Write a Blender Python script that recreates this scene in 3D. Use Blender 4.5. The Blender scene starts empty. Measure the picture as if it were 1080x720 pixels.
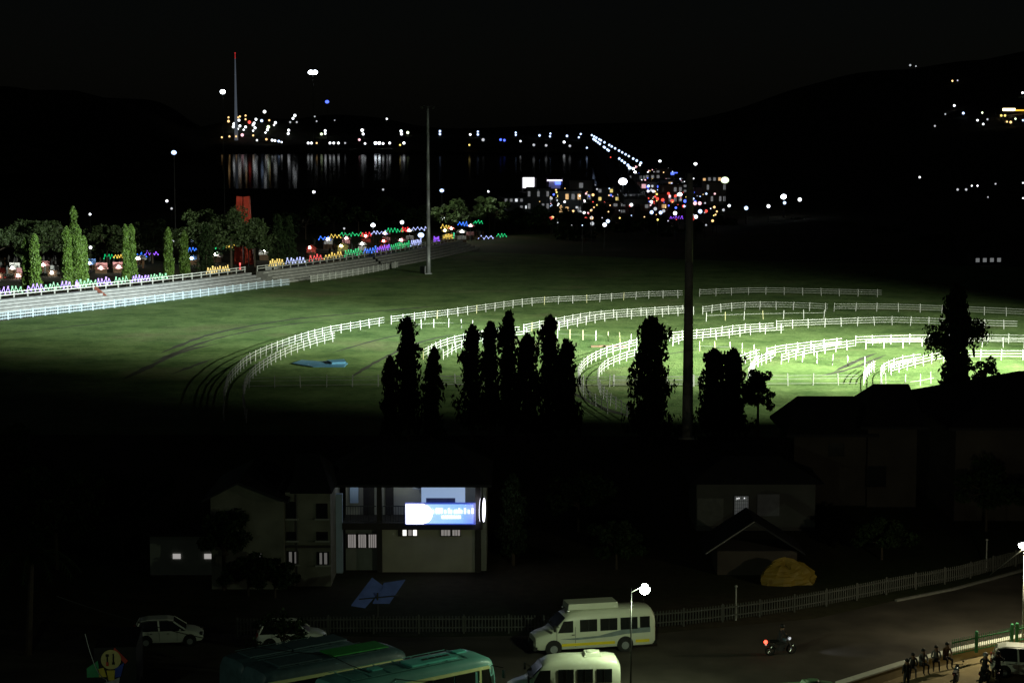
import bpy, bmesh, math, random
import numpy as np
from mathutils import Vector, Matrix

# ------------------------------------------------------------------ camera, sky, night fill, exposure
R = math.radians
SC = bpy.context.scene
COL = SC.collection
F_PX, CAM_H, PITCH = 2100.0, 29.0, math.atan(225 / 2100.0)
cam_data = bpy.data.cameras.new('camera')
cam = bpy.data.objects.new('camera', cam_data)
COL.objects.link(cam)
cam.location = (0, 0, CAM_H)
cam.rotation_euler = (math.pi / 2 - PITCH, 0, 0)
cam_data.sensor_width = 36
cam_data.lens = 36 * F_PX / 1080
cam_data.clip_start = 1
cam_data.clip_end = 20000
SC.camera = cam

world = bpy.data.worlds.new('World')
SC.world = world
world.use_nodes = True
wn = world.node_tree
bg = wn.nodes['Background']
sky = wn.nodes.new('ShaderNodeTexSky')
sky.sky_type = 'NISHITA'
sky.sun_disc = False
FILL_EL, FILL_AZ = R(38), R(200)
sky.sun_elevation = FILL_EL
sky.sun_rotation = FILL_AZ
wn.links.new(sky.outputs['Color'], bg.inputs['Color'])
bg.inputs['Strength'].default_value = 0.0003

night_fill_data = bpy.data.lights.new('night_fill', 'SUN')
night_fill_data.energy = 0.011  # weak sun lamp added as ambient fill for the dark foreground
night_fill_data.angle = R(0.5)
night_fill_data.color = (0.9, 1.0, 0.9)
night_fill = bpy.data.objects.new('night_fill', night_fill_data)
COL.objects.link(night_fill)
_d = Vector((math.sin(FILL_AZ) * math.cos(FILL_EL), math.cos(FILL_AZ) * math.cos(FILL_EL), math.sin(FILL_EL)))
night_fill.rotation_euler = _d.to_track_quat('Z', 'Y').to_euler()

SC.view_settings.view_transform = 'Standard'
SC.view_settings.look = 'None'
SC.view_settings.exposure = 0
SC.view_settings.gamma = 1
SC.render.engine = 'CYCLES'
SC.cycles.use_denoising = True
SC.cycles.max_bounces = 4
SC.cycles.transparent_max_bounces = 8
SC.cycles.sample_clamp_indirect = 1.5

rnd = random.Random(7)

# ------------------------------------------------------------------ lights of the riding ground (floodlights on a mast at the field's near edge)
def spot(name, loc, target, power, size, blend, color, parent=None, radius=0.25):
    d = bpy.data.lights.new(name, 'SPOT')
    d.energy = power
    d.spot_size = R(size)
    d.spot_blend = blend
    d.color = color
    d.shadow_soft_size = radius
    o = bpy.data.objects.new(name, d)
    COL.objects.link(o)
    o.location = loc
    o.rotation_euler = (Vector(loc) - Vector(target)).to_track_quat('Z', 'Y').to_euler()
    return o

MAST = Vector((40.2, 150, 13.2))
FLOOD = Vector((100, 200, 34))     # the working mast stands outside the picture, level with the near side of the field
W = (0.94, 1.0, 0.80)
for aim, power, size, col in (((66, 268, 0), 1150000, 46, W), ((34, 250, 0), 2500000, 53, W), ((-10, 272, 0), 2500000, 33, W), ((34, 214, 0), 480000, 32, W),
                              ((-78, 324, 2), 3000000, 26, (0.78, 0.96, 0.98)), ((0, 320, 0), 900000, 34, W)):
    spot('floodlight_beam', FLOOD + Vector((rnd.uniform(-.8, .8), rnd.uniform(-.5, .5), 0)), aim, power, size, 1.0, col)

# ------------------------------------------------------------------ helpers
def obj(name, mesh, mats=(), parent=None):
    o = bpy.data.objects.new(name, mesh)
    for m in (mats if isinstance(mats, (list, tuple)) else [mats]):
        if m.name not in [x.name for x in mesh.materials if x]:
            mesh.materials.append(m)
    COL.objects.link(o)
    if parent is not None:
        o.parent = parent
    return o

def tag(o, label=None, cat=None, group=None, kind=None):
    if label: o['label'] = label
    if cat: o['category'] = cat
    if group: o['group'] = group
    if kind: o['kind'] = kind
    return o

def empty(name, loc=(0, 0, 0), rz=0.0, label=None, cat=None, group=None):
    o = bpy.data.objects.new(name, None)
    COL.objects.link(o)
    o.location = loc
    o.rotation_euler = (0, 0, rz)
    o.empty_display_size = 0.2
    return tag(o, label, cat, group)

def children_of(o, pool):
    return [c for c in pool if c.parent == o]

def copy_tree(o, parent=None):
    c = o.copy()
    COL.objects.link(c)
    if parent is not None:
        c.parent = parent
    for ch in list(o.children):
        copy_tree(ch, c)
    return c

class MB:
    """collects shapes that make ONE mesh"""
    def __init__(s):
        s.v, s.f, s.m = [], [], []
        s.mi = 0
    def add(s, vs, fs):
        b = len(s.v)
        s.v += [tuple(v) for v in vs]
        s.f += [tuple(b + i for i in f) for f in fs]
        s.m += [s.mi] * len(fs)
        return s
    def box(s, c, sz, rz=0.0, top=1.0, rx=0.0):
        hx, hy, hz = sz[0] / 2, sz[1] / 2, sz[2] / 2
        M = Matrix.Rotation(rz, 3, 'Z') @ Matrix.Rotation(rx, 3, 'X')
        vs = []
        for z in (-hz, hz):
            k = top if z > 0 else 1
            for x, y in ((-hx, -hy), (hx, -hy), (hx, hy), (-hx, hy)):
                vs.append(Vector(c) + M @ Vector((x * k, y * k, z)))
        return s.add(vs, [(3, 2, 1, 0), (4, 5, 6, 7), (0, 1, 5, 4), (1, 2, 6, 5), (2, 3, 7, 6), (3, 0, 4, 7)])
    def beam(s, a, b, w, h):
        a, b = Vector(a), Vector(b)
        d = b - a
        if d.length < 1e-6: return s
        d.normalize()
        up = Vector((0, 0, 1)) if abs(d.z) < 0.95 else Vector((1, 0, 0))
        x = d.cross(up).normalized() * (w / 2)
        u = x.cross(d).normalized() * (h / 2)
        vs = [a - x - u, a + x - u, a + x + u, a - x + u, b - x - u, b + x - u, b + x + u, b - x + u]
        return s.add(vs, [(0, 1, 2, 3), (7, 6, 5, 4), (4, 5, 1, 0), (5, 6, 2, 1), (6, 7, 3, 2), (7, 4, 0, 3)])
    def tube(s, a, b, r0, r1=None, n=8, cap=True):
        r1 = r0 if r1 is None else r1
        a, b = Vector(a), Vector(b)
        d = (b - a).normalized()
        up = Vector((0, 0, 1)) if abs(d.z) < 0.95 else Vector((1, 0, 0))
        x = d.cross(up).normalized()
        u = x.cross(d).normalized()
        vs = []
        for p, r in ((a, r0), (b, r1)):
            for k in range(n):
                t = 2 * math.pi * k / n
                vs.append(p + x * math.cos(t) * r + u * math.sin(t) * r)
        fs = [(k, (k + 1) % n, n + (k + 1) % n, n + k) for k in range(n)]
        if cap: fs += [tuple(range(n))[::-1], tuple(range(n, 2 * n))]
        return s.add(vs, fs)
    def path(s, pts, r, n=6):
        for a, b in zip(pts[:-1], pts[1:]): s.tube(a, b, r, r, n)
        return s
    def ball(s, c, r, n=10, m=6, sz=(1, 1, 1)):
        vs = [Vector(c) + Vector((0, 0, -r * sz[2]))]
        for j in range(1, m):
            ph = -math.pi / 2 + math.pi * j / m
            for k in range(n):
                t = 2 * math.pi * k / n
                vs.append(Vector(c) + Vector((math.cos(ph) * math.cos(t) * r * sz[0], math.cos(ph) * math.sin(t) * r * sz[1], math.sin(ph) * r * sz[2])))
        vs.append(Vector(c) + Vector((0, 0, r * sz[2])))
        fs = [(0, 1 + (k + 1) % n, 1 + k) for k in range(n)]
        for j in range(m - 2):
            for k in range(n):
                a = 1 + j * n
                fs.append((a + k, a + (k + 1) % n, a + n + (k + 1) % n, a + n + k))
        t = len(vs) - 1
        a = 1 + (m - 2) * n
        fs += [(a + k, a + (k + 1) % n, t) for k in range(n)]
        return s.add(vs, fs)
    def loft(s, rings, cap=True, closed=True):
        n = len(rings[0])
        vs = [p for r in rings for p in r]
        fs = []
        for j in range(len(rings) - 1):
            for k in range(n if closed else n - 1):
                fs.append((j * n + k, j * n + (k + 1) % n, (j + 1) * n + (k + 1) % n, (j + 1) * n + k))
        if cap:
            fs += [tuple(range(n))[::-1], tuple(range((len(rings) - 1) * n, len(rings) * n))]
        return s.add(vs, fs)
    def prism(s, poly, axis_pts):
        """poly: list of 3D points (one face); axis_pts: offset vector"""
        n = len(poly)
        off = Vector(axis_pts)
        vs = [Vector(p) for p in poly] + [Vector(p) + off for p in poly]
        fs = [tuple(range(n)), tuple(range(n, 2 * n))[::-1]] + [(k, n + k, n + (k + 1) % n, (k + 1) % n) for k in range(n)]
        return s.add(vs, fs)
    def mesh(s, name, fix=True):
        me = bpy.data.meshes.new(name)
        me.from_pydata(s.v, [], s.f)
        if any(s.m): me.polygons.foreach_set('material_index', s.m)
        if fix and len(s.f) < 6000:
            bm = bmesh.new(); bm.from_mesh(me)
            bmesh.ops.recalc_face_normals(bm, faces=bm.faces)
            bm.to_mesh(me); bm.free()
        me.update()
        return me
    def build(s, name, mats, parent=None, smooth=False):
        me = s.mesh(name)
        for m in (mats if isinstance(mats, (list, tuple)) else [mats]): me.materials.append(m)
        if smooth: me.polygons.foreach_set('use_smooth', [True] * len(me.polygons))
        o = bpy.data.objects.new(name, me)
        COL.objects.link(o)
        if parent is not None: o.parent = parent
        return o

def mat(name, color, rough=0.7, metal=0.0, var=0.25, scale=3.0, bump=0.0, color2=None, spec=0.4):
    m = bpy.data.materials.new(name)
    m.use_nodes = True
    nt = m.node_tree
    p = nt.nodes['Principled BSDF']
    p.inputs['Roughness'].default_value = rough
    p.inputs['Metallic'].default_value = metal
    p.inputs['Specular IOR Level'].default_value = spec
    tc = nt.nodes.new('ShaderNodeTexCoord')
    nz = nt.nodes.new('ShaderNodeTexNoise')
    nz.inputs['Scale'].default_value = scale
    nz.inputs['Detail'].default_value = 5
    nt.links.new(tc.outputs['Object'], nz.inputs['Vector'])
    rmp = nt.nodes.new('ShaderNodeValToRGB')
    rmp.color_ramp.elements[0].position = 0.3
    rmp.color_ramp.elements[1].position = 0.7
    c2 = color2 or tuple(c * (1 - var) for c in color)
    rmp.color_ramp.elements[0].color = (*c2, 1)
    rmp.color_ramp.elements[1].color = (*color, 1)
    nt.links.new(nz.outputs['Fac'], rmp.inputs['Fac'])
    nt.links.new(rmp.outputs['Color'], p.inputs['Base Color'])
    if bump:
        b = nt.nodes.new('ShaderNodeBump')
        b.inputs['Strength'].default_value = bump
        nt.links.new(nz.outputs['Fac'], b.inputs['Height'])
        nt.links.new(b.outputs['Normal'], p.inputs['Normal'])
    return m

def emit(name, color, strength, sample=False):
    m = bpy.data.materials.new(name)
    m.use_nodes = True
    nt = m.node_tree
    p = nt.nodes['Principled BSDF']
    p.inputs['Base Color'].default_value = (0.3, 0.3, 0.3, 1)
    p.inputs['Emission Color'].default_value = (*color, 1)
    p.inputs['Emission Strength'].default_value = strength
    try: m.cycles.emission_sampling = 'FRONT' if sample else 'NONE'
    except Exception: pass
    return m

M = {}
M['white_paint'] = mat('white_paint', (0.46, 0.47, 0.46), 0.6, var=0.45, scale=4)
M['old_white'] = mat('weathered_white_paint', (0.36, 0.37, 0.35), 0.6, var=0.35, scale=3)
M['yellow_paint'] = mat('yellow_paint', (0.40, 0.38, 0.20), 0.5, var=0.2)
M['concrete'] = mat('concrete', (0.19, 0.195, 0.205), 0.85, var=0.35, scale=1.2, bump=0.2)
M['dark_concrete'] = mat('dark_concrete', (0.20, 0.20, 0.19), 0.9, var=0.4, scale=1.2, bump=0.2)
M['steel'] = mat('galvanised_steel', (0.30, 0.32, 0.33), 0.5, 0.3, var=0.2, scale=6)
M['dark_steel'] = mat('dark_steel', (0.05, 0.05, 0.052), 0.6, 0.2, var=0.2)
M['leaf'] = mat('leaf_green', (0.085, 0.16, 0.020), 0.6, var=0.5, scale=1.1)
M['leaf_dark'] = mat('unlit_leaf_green', (0.022, 0.040, 0.014), 0.7, var=0.5, scale=0.9, spec=0.1)  # darker leaf copy for unlit trees, their shade put into the colour
M['leaf_sil'] = mat('silhouette_leaf_green', (0.016, 0.028, 0.012), 0.8, var=0.5, scale=0.9, spec=0.05)  # near-black leaf copy, the silhouettes' shade put into the colour
M['leaf_wide'] = mat('leaf_olive', (0.052, 0.085, 0.026), 0.65, var=0.55, scale=0.6)
M['bark'] = mat('bark', (0.06, 0.045, 0.03), 0.9, var=0.4, scale=6, bump=0.4)
M['wall_beige'] = mat('beige_wall_paint', (0.42, 0.40, 0.31), 0.85, var=0.22, scale=0.7)
M['wall_grey'] = mat('grey_wall_paint', (0.27, 0.28, 0.25), 0.85, var=0.25, scale=0.7)
M['wall_brown'] = mat('weathered_brown_wall', (0.055, 0.045, 0.038), 0.9, var=0.35, scale=0.5)
M['wall_blue_tint'] = mat('blue_light_tinted_wall', (0.40, 0.52, 0.68), 0.7, var=0.12, scale=0.7)  # bluish light on the wall edge is put into this colour
M['roof_dark'] = mat('dark_sheet_roof', (0.022, 0.023, 0.026), 0.8, 0.0, var=0.3, scale=1.5, spec=0.15)
M['trim_dark'] = mat('dark_brown_trim', (0.03, 0.025, 0.02), 0.7)
M['glass'] = mat('dark_window_glass', (0.010, 0.012, 0.014), 0.12, 0, var=0.1, spec=0.6)
M['rubber'] = mat('tyre_rubber', (0.018, 0.018, 0.018), 0.85)
M['chrome'] = mat('dull_chrome', (0.5, 0.5, 0.5), 0.25, 0.9)
M['van_white'] = mat('cream_white_vehicle_paint', (0.66, 0.68, 0.54), 0.35, var=0.08, scale=1.0)
M['van_stripe'] = mat('bluish_grey_stripe_paint', (0.22, 0.27, 0.27), 0.4)
M['van_yellow'] = mat('reflective_yellow_strip', (0.85, 0.66, 0.03), 0.35, var=0.1)
M['bus_teal'] = mat('teal_vehicle_paint', (0.17, 0.46, 0.42), 0.4, var=0.25, scale=0.8)
M['bus_teal_light'] = mat('light_teal_paint', (0.16, 0.70, 0.62), 0.45, var=0.15)
M['bus_dark'] = mat('dusty_dark_teal_paint', (0.07, 0.13, 0.15), 0.5, var=0.3)
M['bus_green'] = mat('grass_green_paint', (0.05, 0.40, 0.07), 0.5, var=0.3)
M['bus_trim'] = mat('yellowish_white_trim', (0.85, 0.90, 0.42), 0.45, var=0.1)
M['car_white'] = mat('white_car_paint', (0.60, 0.62, 0.55), 0.3, var=0.05)
M['car_blue'] = mat('grey_blue_car_paint', (0.05, 0.10, 0.13), 0.3, var=0.1)
M['black_plastic'] = mat('black_plastic', (0.012, 0.012, 0.012), 0.5)
M['red_lens'] = mat('red_lens', (0.25, 0.01, 0.01), 0.3)
M['green_paint'] = mat('green_fence_paint', (0.05, 0.30, 0.12), 0.5, var=0.15)
M['skin'] = mat('skin', (0.20, 0.11, 0.07), 0.6, var=0.1)
M['hair'] = mat('black_hair', (0.008, 0.007, 0.006), 0.6)
M['cloth_dark'] = mat('dark_cloth', (0.03, 0.03, 0.035), 0.9)
M['cloth_grey'] = mat('grey_cloth', (0.14, 0.14, 0.14), 0.9)
M['cloth_brown'] = mat('brown_cloth', (0.12, 0.06, 0.03), 0.9)
M['cloth_blue'] = mat('blue_denim', (0.03, 0.045, 0.08), 0.9)
M['yellow_tarp'] = mat('yellow_tarpaulin', (0.23, 0.155, 0.02), 0.6, var=0.3, scale=1.2, bump=0.3)
M['blue_tarp'] = mat('blue_tarpaulin', (0.07, 0.19, 0.30), 0.35, var=0.25, scale=1.0, bump=0.3)
M['red_sheet'] = mat('red_cladding', (0.50, 0.045, 0.02), 0.6, var=0.15)
M['rust'] = mat('rusty_red_paint', (0.20, 0.06, 0.04), 0.8)
M['wood'] = mat('brown_wood', (0.12, 0.07, 0.04), 0.8)
M['panel_blue'] = mat('glossy_blue_panel', (0.20, 0.28, 0.80), 0.22, 0.0, var=0.25, scale=1.5, bump=0.15)
M['spot_unlit'] = mat('lamp_housing_black', (0.01, 0.01, 0.01), 0.6)

L = {}
L['white'] = emit('cold_white_lamp', (0.92, 0.97, 1.0), 2.6)
L['dimwhite'] = emit('dim_white_lamp', (0.9, 0.95, 1.0), .6)
L['blue'] = emit('blue_lamp', (0.08, 0.14, 1.0), 2.5)
L['coldblue'] = emit('blue_white_lamp', (0.50, 0.66, 1.0), 2.4)
L['warm'] = emit('warm_lamp', (1.0, 0.62, 0.25), 1.7)
L['yellow'] = emit('yellow_lamp', (1.0, 0.78, 0.2), 1.5)
L['greenish'] = emit('greenish_white_lamp', (0.80, 1.0, 0.6), 2.2)
L['pink'] = emit('pink_lamp', (1.0, 0.55, 0.6), 1.6)
L['red'] = emit('red_lamp', (1.0, 0.09, 0.06), 1.4)
L['big'] = emit('bright_floodlamp', (0.85, 0.93, 1.0), 12)
FAIRY = {
    'purple': emit('purple_led', (0.30, 0.08, 0.95), 1.6), 'green': emit('green_led', (0.0, 0.75, 0.22), .9),
    'blue': emit('blue_led', (0.03, 0.18, 1.0), 1.7), 'yellow': emit('yellow_led', (1.0, 0.68, 0.10), 1.1),
    'red': emit('red_led', (1.0, 0.03, 0.04), 1.3), 'white': emit('white_led', (0.45, 0.52, 1.0), 1.5)}

# pixel of the 1080x720 photograph -> point on a plane of height z / on the terrain (used once, to lay the place out)
def ray(px, py):
    x, u = (px - 540) / F_PX, -(py - 360) / F_PX
    c, s = math.cos(PITCH), math.sin(PITCH)
    return Vector((x, c + u * s, -s + u * c))
def at(px, py, z=0.0):
    d = ray(px, py)
    t = (z - CAM_H) / d.z
    return Vector((d.x * t, d.y * t, z))
def at_y(px, py, Y):
    d = ray(px, py)
    t = Y / d.y
    return Vector((d.x * t, Y, CAM_H + d.z * t))

def sm(a, b, x):
    t = min(1.0, max(0.0, (x - a) / (b - a)))
    return t * t * (3 - 2 * t)
def height(x, y):
    if y < 560: return 0.0
    w = sm(960, 1010, y) * (1 - sm(2480, 2520, y)) * (1 - sm(20, 60, x - 0.0334 * (y - 641) - 60))
    h = -9.0 * w
    h += 1.5 * sm(2505, 2530, y)
    # wooded hill on the left bank
    h += 75 * sm(0, 160, -x - 0.146 * y - 30) * sm(1250, 1800, y)
    # hill with houses far right
    rgt = sm(150, 900, x - 0.05 * y)
    h += rgt * (190 + 25 * math.sin(x * 0.004) + 10 * math.sin(x * .017)) * sm(1500, 3300, y)
    h += 45 * sm(3200, 3600, y) * math.exp(-((x + 450) / 160) ** 2)
    h += (30 + 14 * math.sin(x * .003)) * sm(4200, 5200, y)
    return h
def hit(px, py, lift=0.0):
    d = ray(px, py)
    t = 400.0
    while t < 5900:
        p = Vector((0, 0, CAM_H)) + d * t
        if p.z <= max(height(p.x, p.y), -2.0) + lift:
            return Vector((p.x, p.y, p.z - lift))
        t *= 1.004
    return None

# ------------------------------------------------------------------ ground, field, river, road
def ground_mat():
    m = bpy.data.materials.new('rough_ground')
    m.use_nodes = True
    nt = m.node_tree; p = nt.nodes['Principled BSDF']
    p.inputs['Roughness'].default_value = 0.95
    p.inputs['Specular IOR Level'].default_value = 0.1
    tc = nt.nodes.new('ShaderNodeTexCoord')
    n1 = nt.nodes.new('ShaderNodeTexNoise'); n1.inputs['Scale'].default_value = 0.05; n1.inputs['Detail'].default_value = 8
    n2 = nt.nodes.new('ShaderNodeTexNoise'); n2.inputs['Scale'].default_value = 1.5; n2.inputs['Detail'].default_value = 6
    nt.links.new(tc.outputs['Object'], n1.inputs['Vector']); nt.links.new(tc.outputs['Object'], n2.inputs['Vector'])
    r1 = nt.nodes.new('ShaderNodeValToRGB')
    r1.color_ramp.elements[0].position = .42; r1.color_ramp.elements[0].color = (0.040, 0.052, 0.022, 1)
    r1.color_ramp.elements[1].position = .60; r1.color_ramp.elements[1].color = (0.085, 0.070, 0.048, 1)
    nt.links.new(n1.outputs['Fac'], r1.inputs['Fac'])
    mx = nt.nodes.new('ShaderNodeMix'); mx.data_type = 'RGBA'; mx.blend_type = 'MULTIPLY'; mx.inputs[0].default_value = 0.7
    nt.links.new(r1.outputs['Color'], mx.inputs[6]); nt.links.new(n2.outputs['Fac'], mx.inputs[7])
    nt.links.new(mx.outputs[2], p.inputs['Base Color'])
    b = nt.nodes.new('ShaderNodeBump'); b.inputs['Strength'].default_value = 0.4
    nt.links.new(n2.outputs['Fac'], b.inputs['Height']); nt.links.new(b.outputs['Normal'], p.inputs['Normal'])
    return m

def grass_mat():
    m = bpy.data.materials.new('short_turf')
    m.use_nodes = True
    nt = m.node_tree; p = nt.nodes['Principled BSDF']
    lk = nt.links.new
    p.inputs['Roughness'].default_value = 0.9
    p.inputs['Specular IOR Level'].default_value = 0.12
    tc = nt.nodes.new('ShaderNodeTexCoord')
    def noise(scale, det=6, vec=None, rough=.55):
        n = nt.nodes.new('ShaderNodeTexNoise'); n.inputs['Scale'].default_value = scale; n.inputs['Detail'].default_value = det
        n.inputs['Roughness'].default_value = rough
        lk(vec or tc.outputs['Object'], n.inputs['Vector']); return n
    big, mid, fine = noise(.035, 6, rough=.62), noise(.16, 10, rough=.75), noise(1.1, 8, rough=.8)
    r = nt.nodes.new('ShaderNodeValToRGB')
    r.color_ramp.elements[0].position = .36; r.color_ramp.elements[0].color = (0.042, 0.086, 0.022, 1)
    r.color_ramp.elements[1].position = .64; r.color_ramp.elements[1].color = (0.132, 0.200, 0.068, 1)
    lk(mid.outputs['Fac'], r.inputs['Fac'])
    # worn, drier patches
    r2 = nt.nodes.new('ShaderNodeValToRGB')
    r2.color_ramp.elements[0].position = .56; r2.color_ramp.elements[0].color = (0, 0, 0, 1)
    r2.color_ramp.elements[1].position = .72; r2.color_ramp.elements[1].color = (0.75, 0.75, 0.75, 1)
    lk(big.outputs['Fac'], r2.inputs['Fac'])
    mx = nt.nodes.new('ShaderNodeMix'); mx.data_type = 'RGBA'
    lk(r2.outputs['Color'], mx.inputs[0]); lk(r.outputs['Color'], mx.inputs[6]); mx.inputs[7].default_value = (0.160, 0.145, 0.082, 1)
    mp = nt.nodes.new('ShaderNodeMapRange'); mp.inputs[1].default_value = .25; mp.inputs[2].default_value = .75; mp.inputs[3].default_value = .5; mp.inputs[4].default_value = 1.35
    lk(fine.outputs['Fac'], mp.inputs[0])
    ml = nt.nodes.new('ShaderNodeMix'); ml.data_type = 'RGBA'; ml.blend_type = 'MULTIPLY'; ml.inputs[0].default_value = 1
    lk(mx.outputs[2], ml.inputs[6]); lk(mp.outputs[0], ml.inputs[7])
    lk(ml.outputs[2], p.inputs['Base Color'])
    add = nt.nodes.new('ShaderNodeMath'); add.operation = 'ADD'
    lk(mid.outputs['Fac'], add.inputs[0]); lk(fine.outputs['Fac'], add.inputs[1])
    b = nt.nodes.new('ShaderNodeBump'); b.inputs['Strength'].default_value = 0.55; b.inputs['Distance'].default_value = 0.25
    lk(add.outputs[0], b.inputs['Height']); lk(b.outputs['Normal'], p.inputs['Normal'])
    return m

def water_mat():
    m = bpy.data.materials.new('river_water')
    m.use_nodes = True
    nt = m.node_tree; p = nt.nodes['Principled BSDF']
    nt.nodes.remove(p)
    df = nt.nodes.new('ShaderNodeBsdfDiffuse'); df.inputs['Color'].default_value = (0.012, 0.013, 0.013, 1)
    gl = nt.nodes.new('ShaderNodeBsdfGlossy'); gl.inputs['Roughness'].default_value = 0.045
    mix = nt.nodes.new('ShaderNodeMixShader'); mix.inputs[0].default_value = 0.2
    tc = nt.nodes.new('ShaderNodeTexCoord')
    mp = nt.nodes.new('ShaderNodeMapping'); mp.inputs['Scale'].default_value = (0.03, 0.22, 1)
    n = nt.nodes.new('ShaderNodeTexNoise'); n.inputs['Scale'].default_value = 1.0; n.inputs['Detail'].default_value = 5
    nt.links.new(tc.outputs['Object'], mp.inputs['Vector']); nt.links.new(mp.outputs[0], n.inputs['Vector'])
    b = nt.nodes.new('ShaderNodeBump'); b.inputs['Strength'].default_value = 0.03; b.inputs['Distance'].default_value = 0.5
    nt.links.new(n.outputs['Fac'], b.inputs['Height']); nt.links.new(b.outputs['Normal'], gl.inputs['Normal'])
    nt.links.new(df.outputs[0], mix.inputs[1]); nt.links.new(gl.outputs[0], mix.inputs[2])
    nt.links.new(mix.outputs[0], nt.nodes['Material Output'].inputs['Surface'])
    return m

def terrain():
    def axis(vals):
        out = []
        for a, b, st in vals: out += list(np.arange(a, b, st))
        return out + [vals[-1][1]]
    xs = axis([(-3200, -1000, 110), (-1000, -400, 25), (-400, 400, 16), (400, 1600, 30), (1600, 3600, 100)])
    ys = axis([(-400, 500, 60), (500, 940, 22), (940, 1060, 8), (1060, 2460, 40), (2460, 2540, 8), (2540, 3100, 40), (3100, 3700, 30), (3700, 6000, 100)])
    v = [(x, y, height(x, y)) for y in ys for x in xs]
    nx = len(xs)
    f = [(j * nx + i, j * nx + i + 1, (j + 1) * nx + i + 1, (j + 1) * nx + i) for j in range(len(ys) - 1) for i in range(nx - 1)]
    me = bpy.data.meshes.new('ground'); me.from_pydata(v, [], f); me.materials.append(ground_mat())
    me.polygons.foreach_set('use_smooth', [True] * len(f))
    o = bpy.data.objects.new('ground', me); COL.objects.link(o); tag(o, kind='structure')
terrain()

def sheet(name, pts, z, m, kind='structure', thick=None):
    me = bpy.data.meshes.new(name)
    if thick:
        mb = MB(); mb.prism([(x, y, z - thick) for x, y in pts], (0, 0, thick)); me = mb.mesh(name)
    else:
        me.from_pydata([(x, y, z) for x, y in pts], [], [tuple(range(len(pts)))])
    me.materials.append(m)
    o = bpy.data.objects.new(name, me); COL.objects.link(o)
    return tag(o, kind=kind)

sheet('river', [(-3000, 940), (900, 940), (900, 2600), (-3000, 2600)], -2.0, water_mat())
sheet('riding_field', [(-140, 196), (-60, 188), (30, 186), (130, 192), (200, 240), (220, 330), (150, 400), (40, 440), (-12, 470), (-45, 380), (-66, 322), (-95, 262), (-150, 225)], 0.02, grass_mat())

# road along the foreground
road_m = mat('asphalt', (0.085, 0.074, 0.060), 0.85, var=0.6, scale=0.28, bump=0.15, spec=0.2)
yard_m = mat('dusty_yard', (0.12, 0.10, 0.075), 0.95, var=0.4, scale=0.4, bump=0.2, spec=0.1)
def P2(px, py, z=0): p = at(px, py, z); return (p.x, p.y)
sheet('parking_yard', [(-60, 60), (60, 60), P2(1400, 655), P2(1065, 688), P2(940, 718), (12, 99.5), (-10, 101), (-60, 104)], 0.004, yard_m)
sheet('road', [(-60, 104.2), (-10, 101.2), (12, 99.7), P2(940, 716), P2(1000, 700), P2(1100, 676), P2(1420, 600), P2(1420, 560), P2(1060, 608), P2(940, 634), P2(860, 652), P2(690, 668), P2(430, 672), (-60, 116)], 0.008, road_m)
sheet('pavement', [P2(885, 735), P2(950, 713), P2(1012, 697), P2(1066, 685.5), P2(1140, 670), (60, 92), (10, 92)], 0.012, mat('lamp_tinted_pavement', (.30, .23, .11), .9, var=.35, scale=.8, bump=.2))  # the lamp's ochre pool of light is put into this paler sheet
# kerb at the far side of the road, bright where the lamp reaches it
kerb = MB()
kp = [at(945, 634), at(1005, 622), at(1046, 611), at(1100, 596)]
for a, b in zip(kp[:-1], kp[1:]): kerb.beam(a + Vector((0, 0, .06)), b + Vector((0, 0, .06)), 0.22, 0.14)
tag(kerb.build('kerb', mat('kerb_concrete', (.20, .20, .18), .9)), kind='structure')

# ------------------------------------------------------------------ fences
def catmull(pts, step=1.6):
    P = [Vector(p) for p in pts]
    P = [P[0] * 2 - P[1]] + P + [P[-1] * 2 - P[-2]]
    out = []
    for i in range(1, len(P) - 2):
        n = max(2, int((P[i + 1] - P[i]).length / step))
        for k in range(n):
            t = k / n
            a, b, c, d = P[i - 1], P[i], P[i + 1], P[i + 2]
            out.append(0.5 * ((2 * b) + (c - a) * t + (2 * a - 5 * b + 4 * c - d) * t * t + (3 * b - a - 3 * c + d) * t ** 3))
    out.append(P[-2])
    return out

def resample(pts, step):
    out = [pts[0].copy()]
    acc = 0.0
    for a, b in zip(pts[:-1], pts[1:]):
        L_ = (b - a).length
        d = step - acc
        while d <= L_:
            out.append(a.lerp(b, d / L_)); d += step
        acc = (acc + L_) % step
    return out

POST = {}
def post_mesh(h, w, m):
    k = (h, w, m.name)
    if k not in POST:
        mb = MB(); mb.box((0, 0, h / 2), (w, w, h), 0, 1.0)
        mb.box((0, 0, h + 0.02), (w * 1.15, w * 1.15, 0.04), 0, .6)
        me = mb.mesh('post'); me.materials.append(m); POST[k] = me
    return POST[k]

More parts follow.
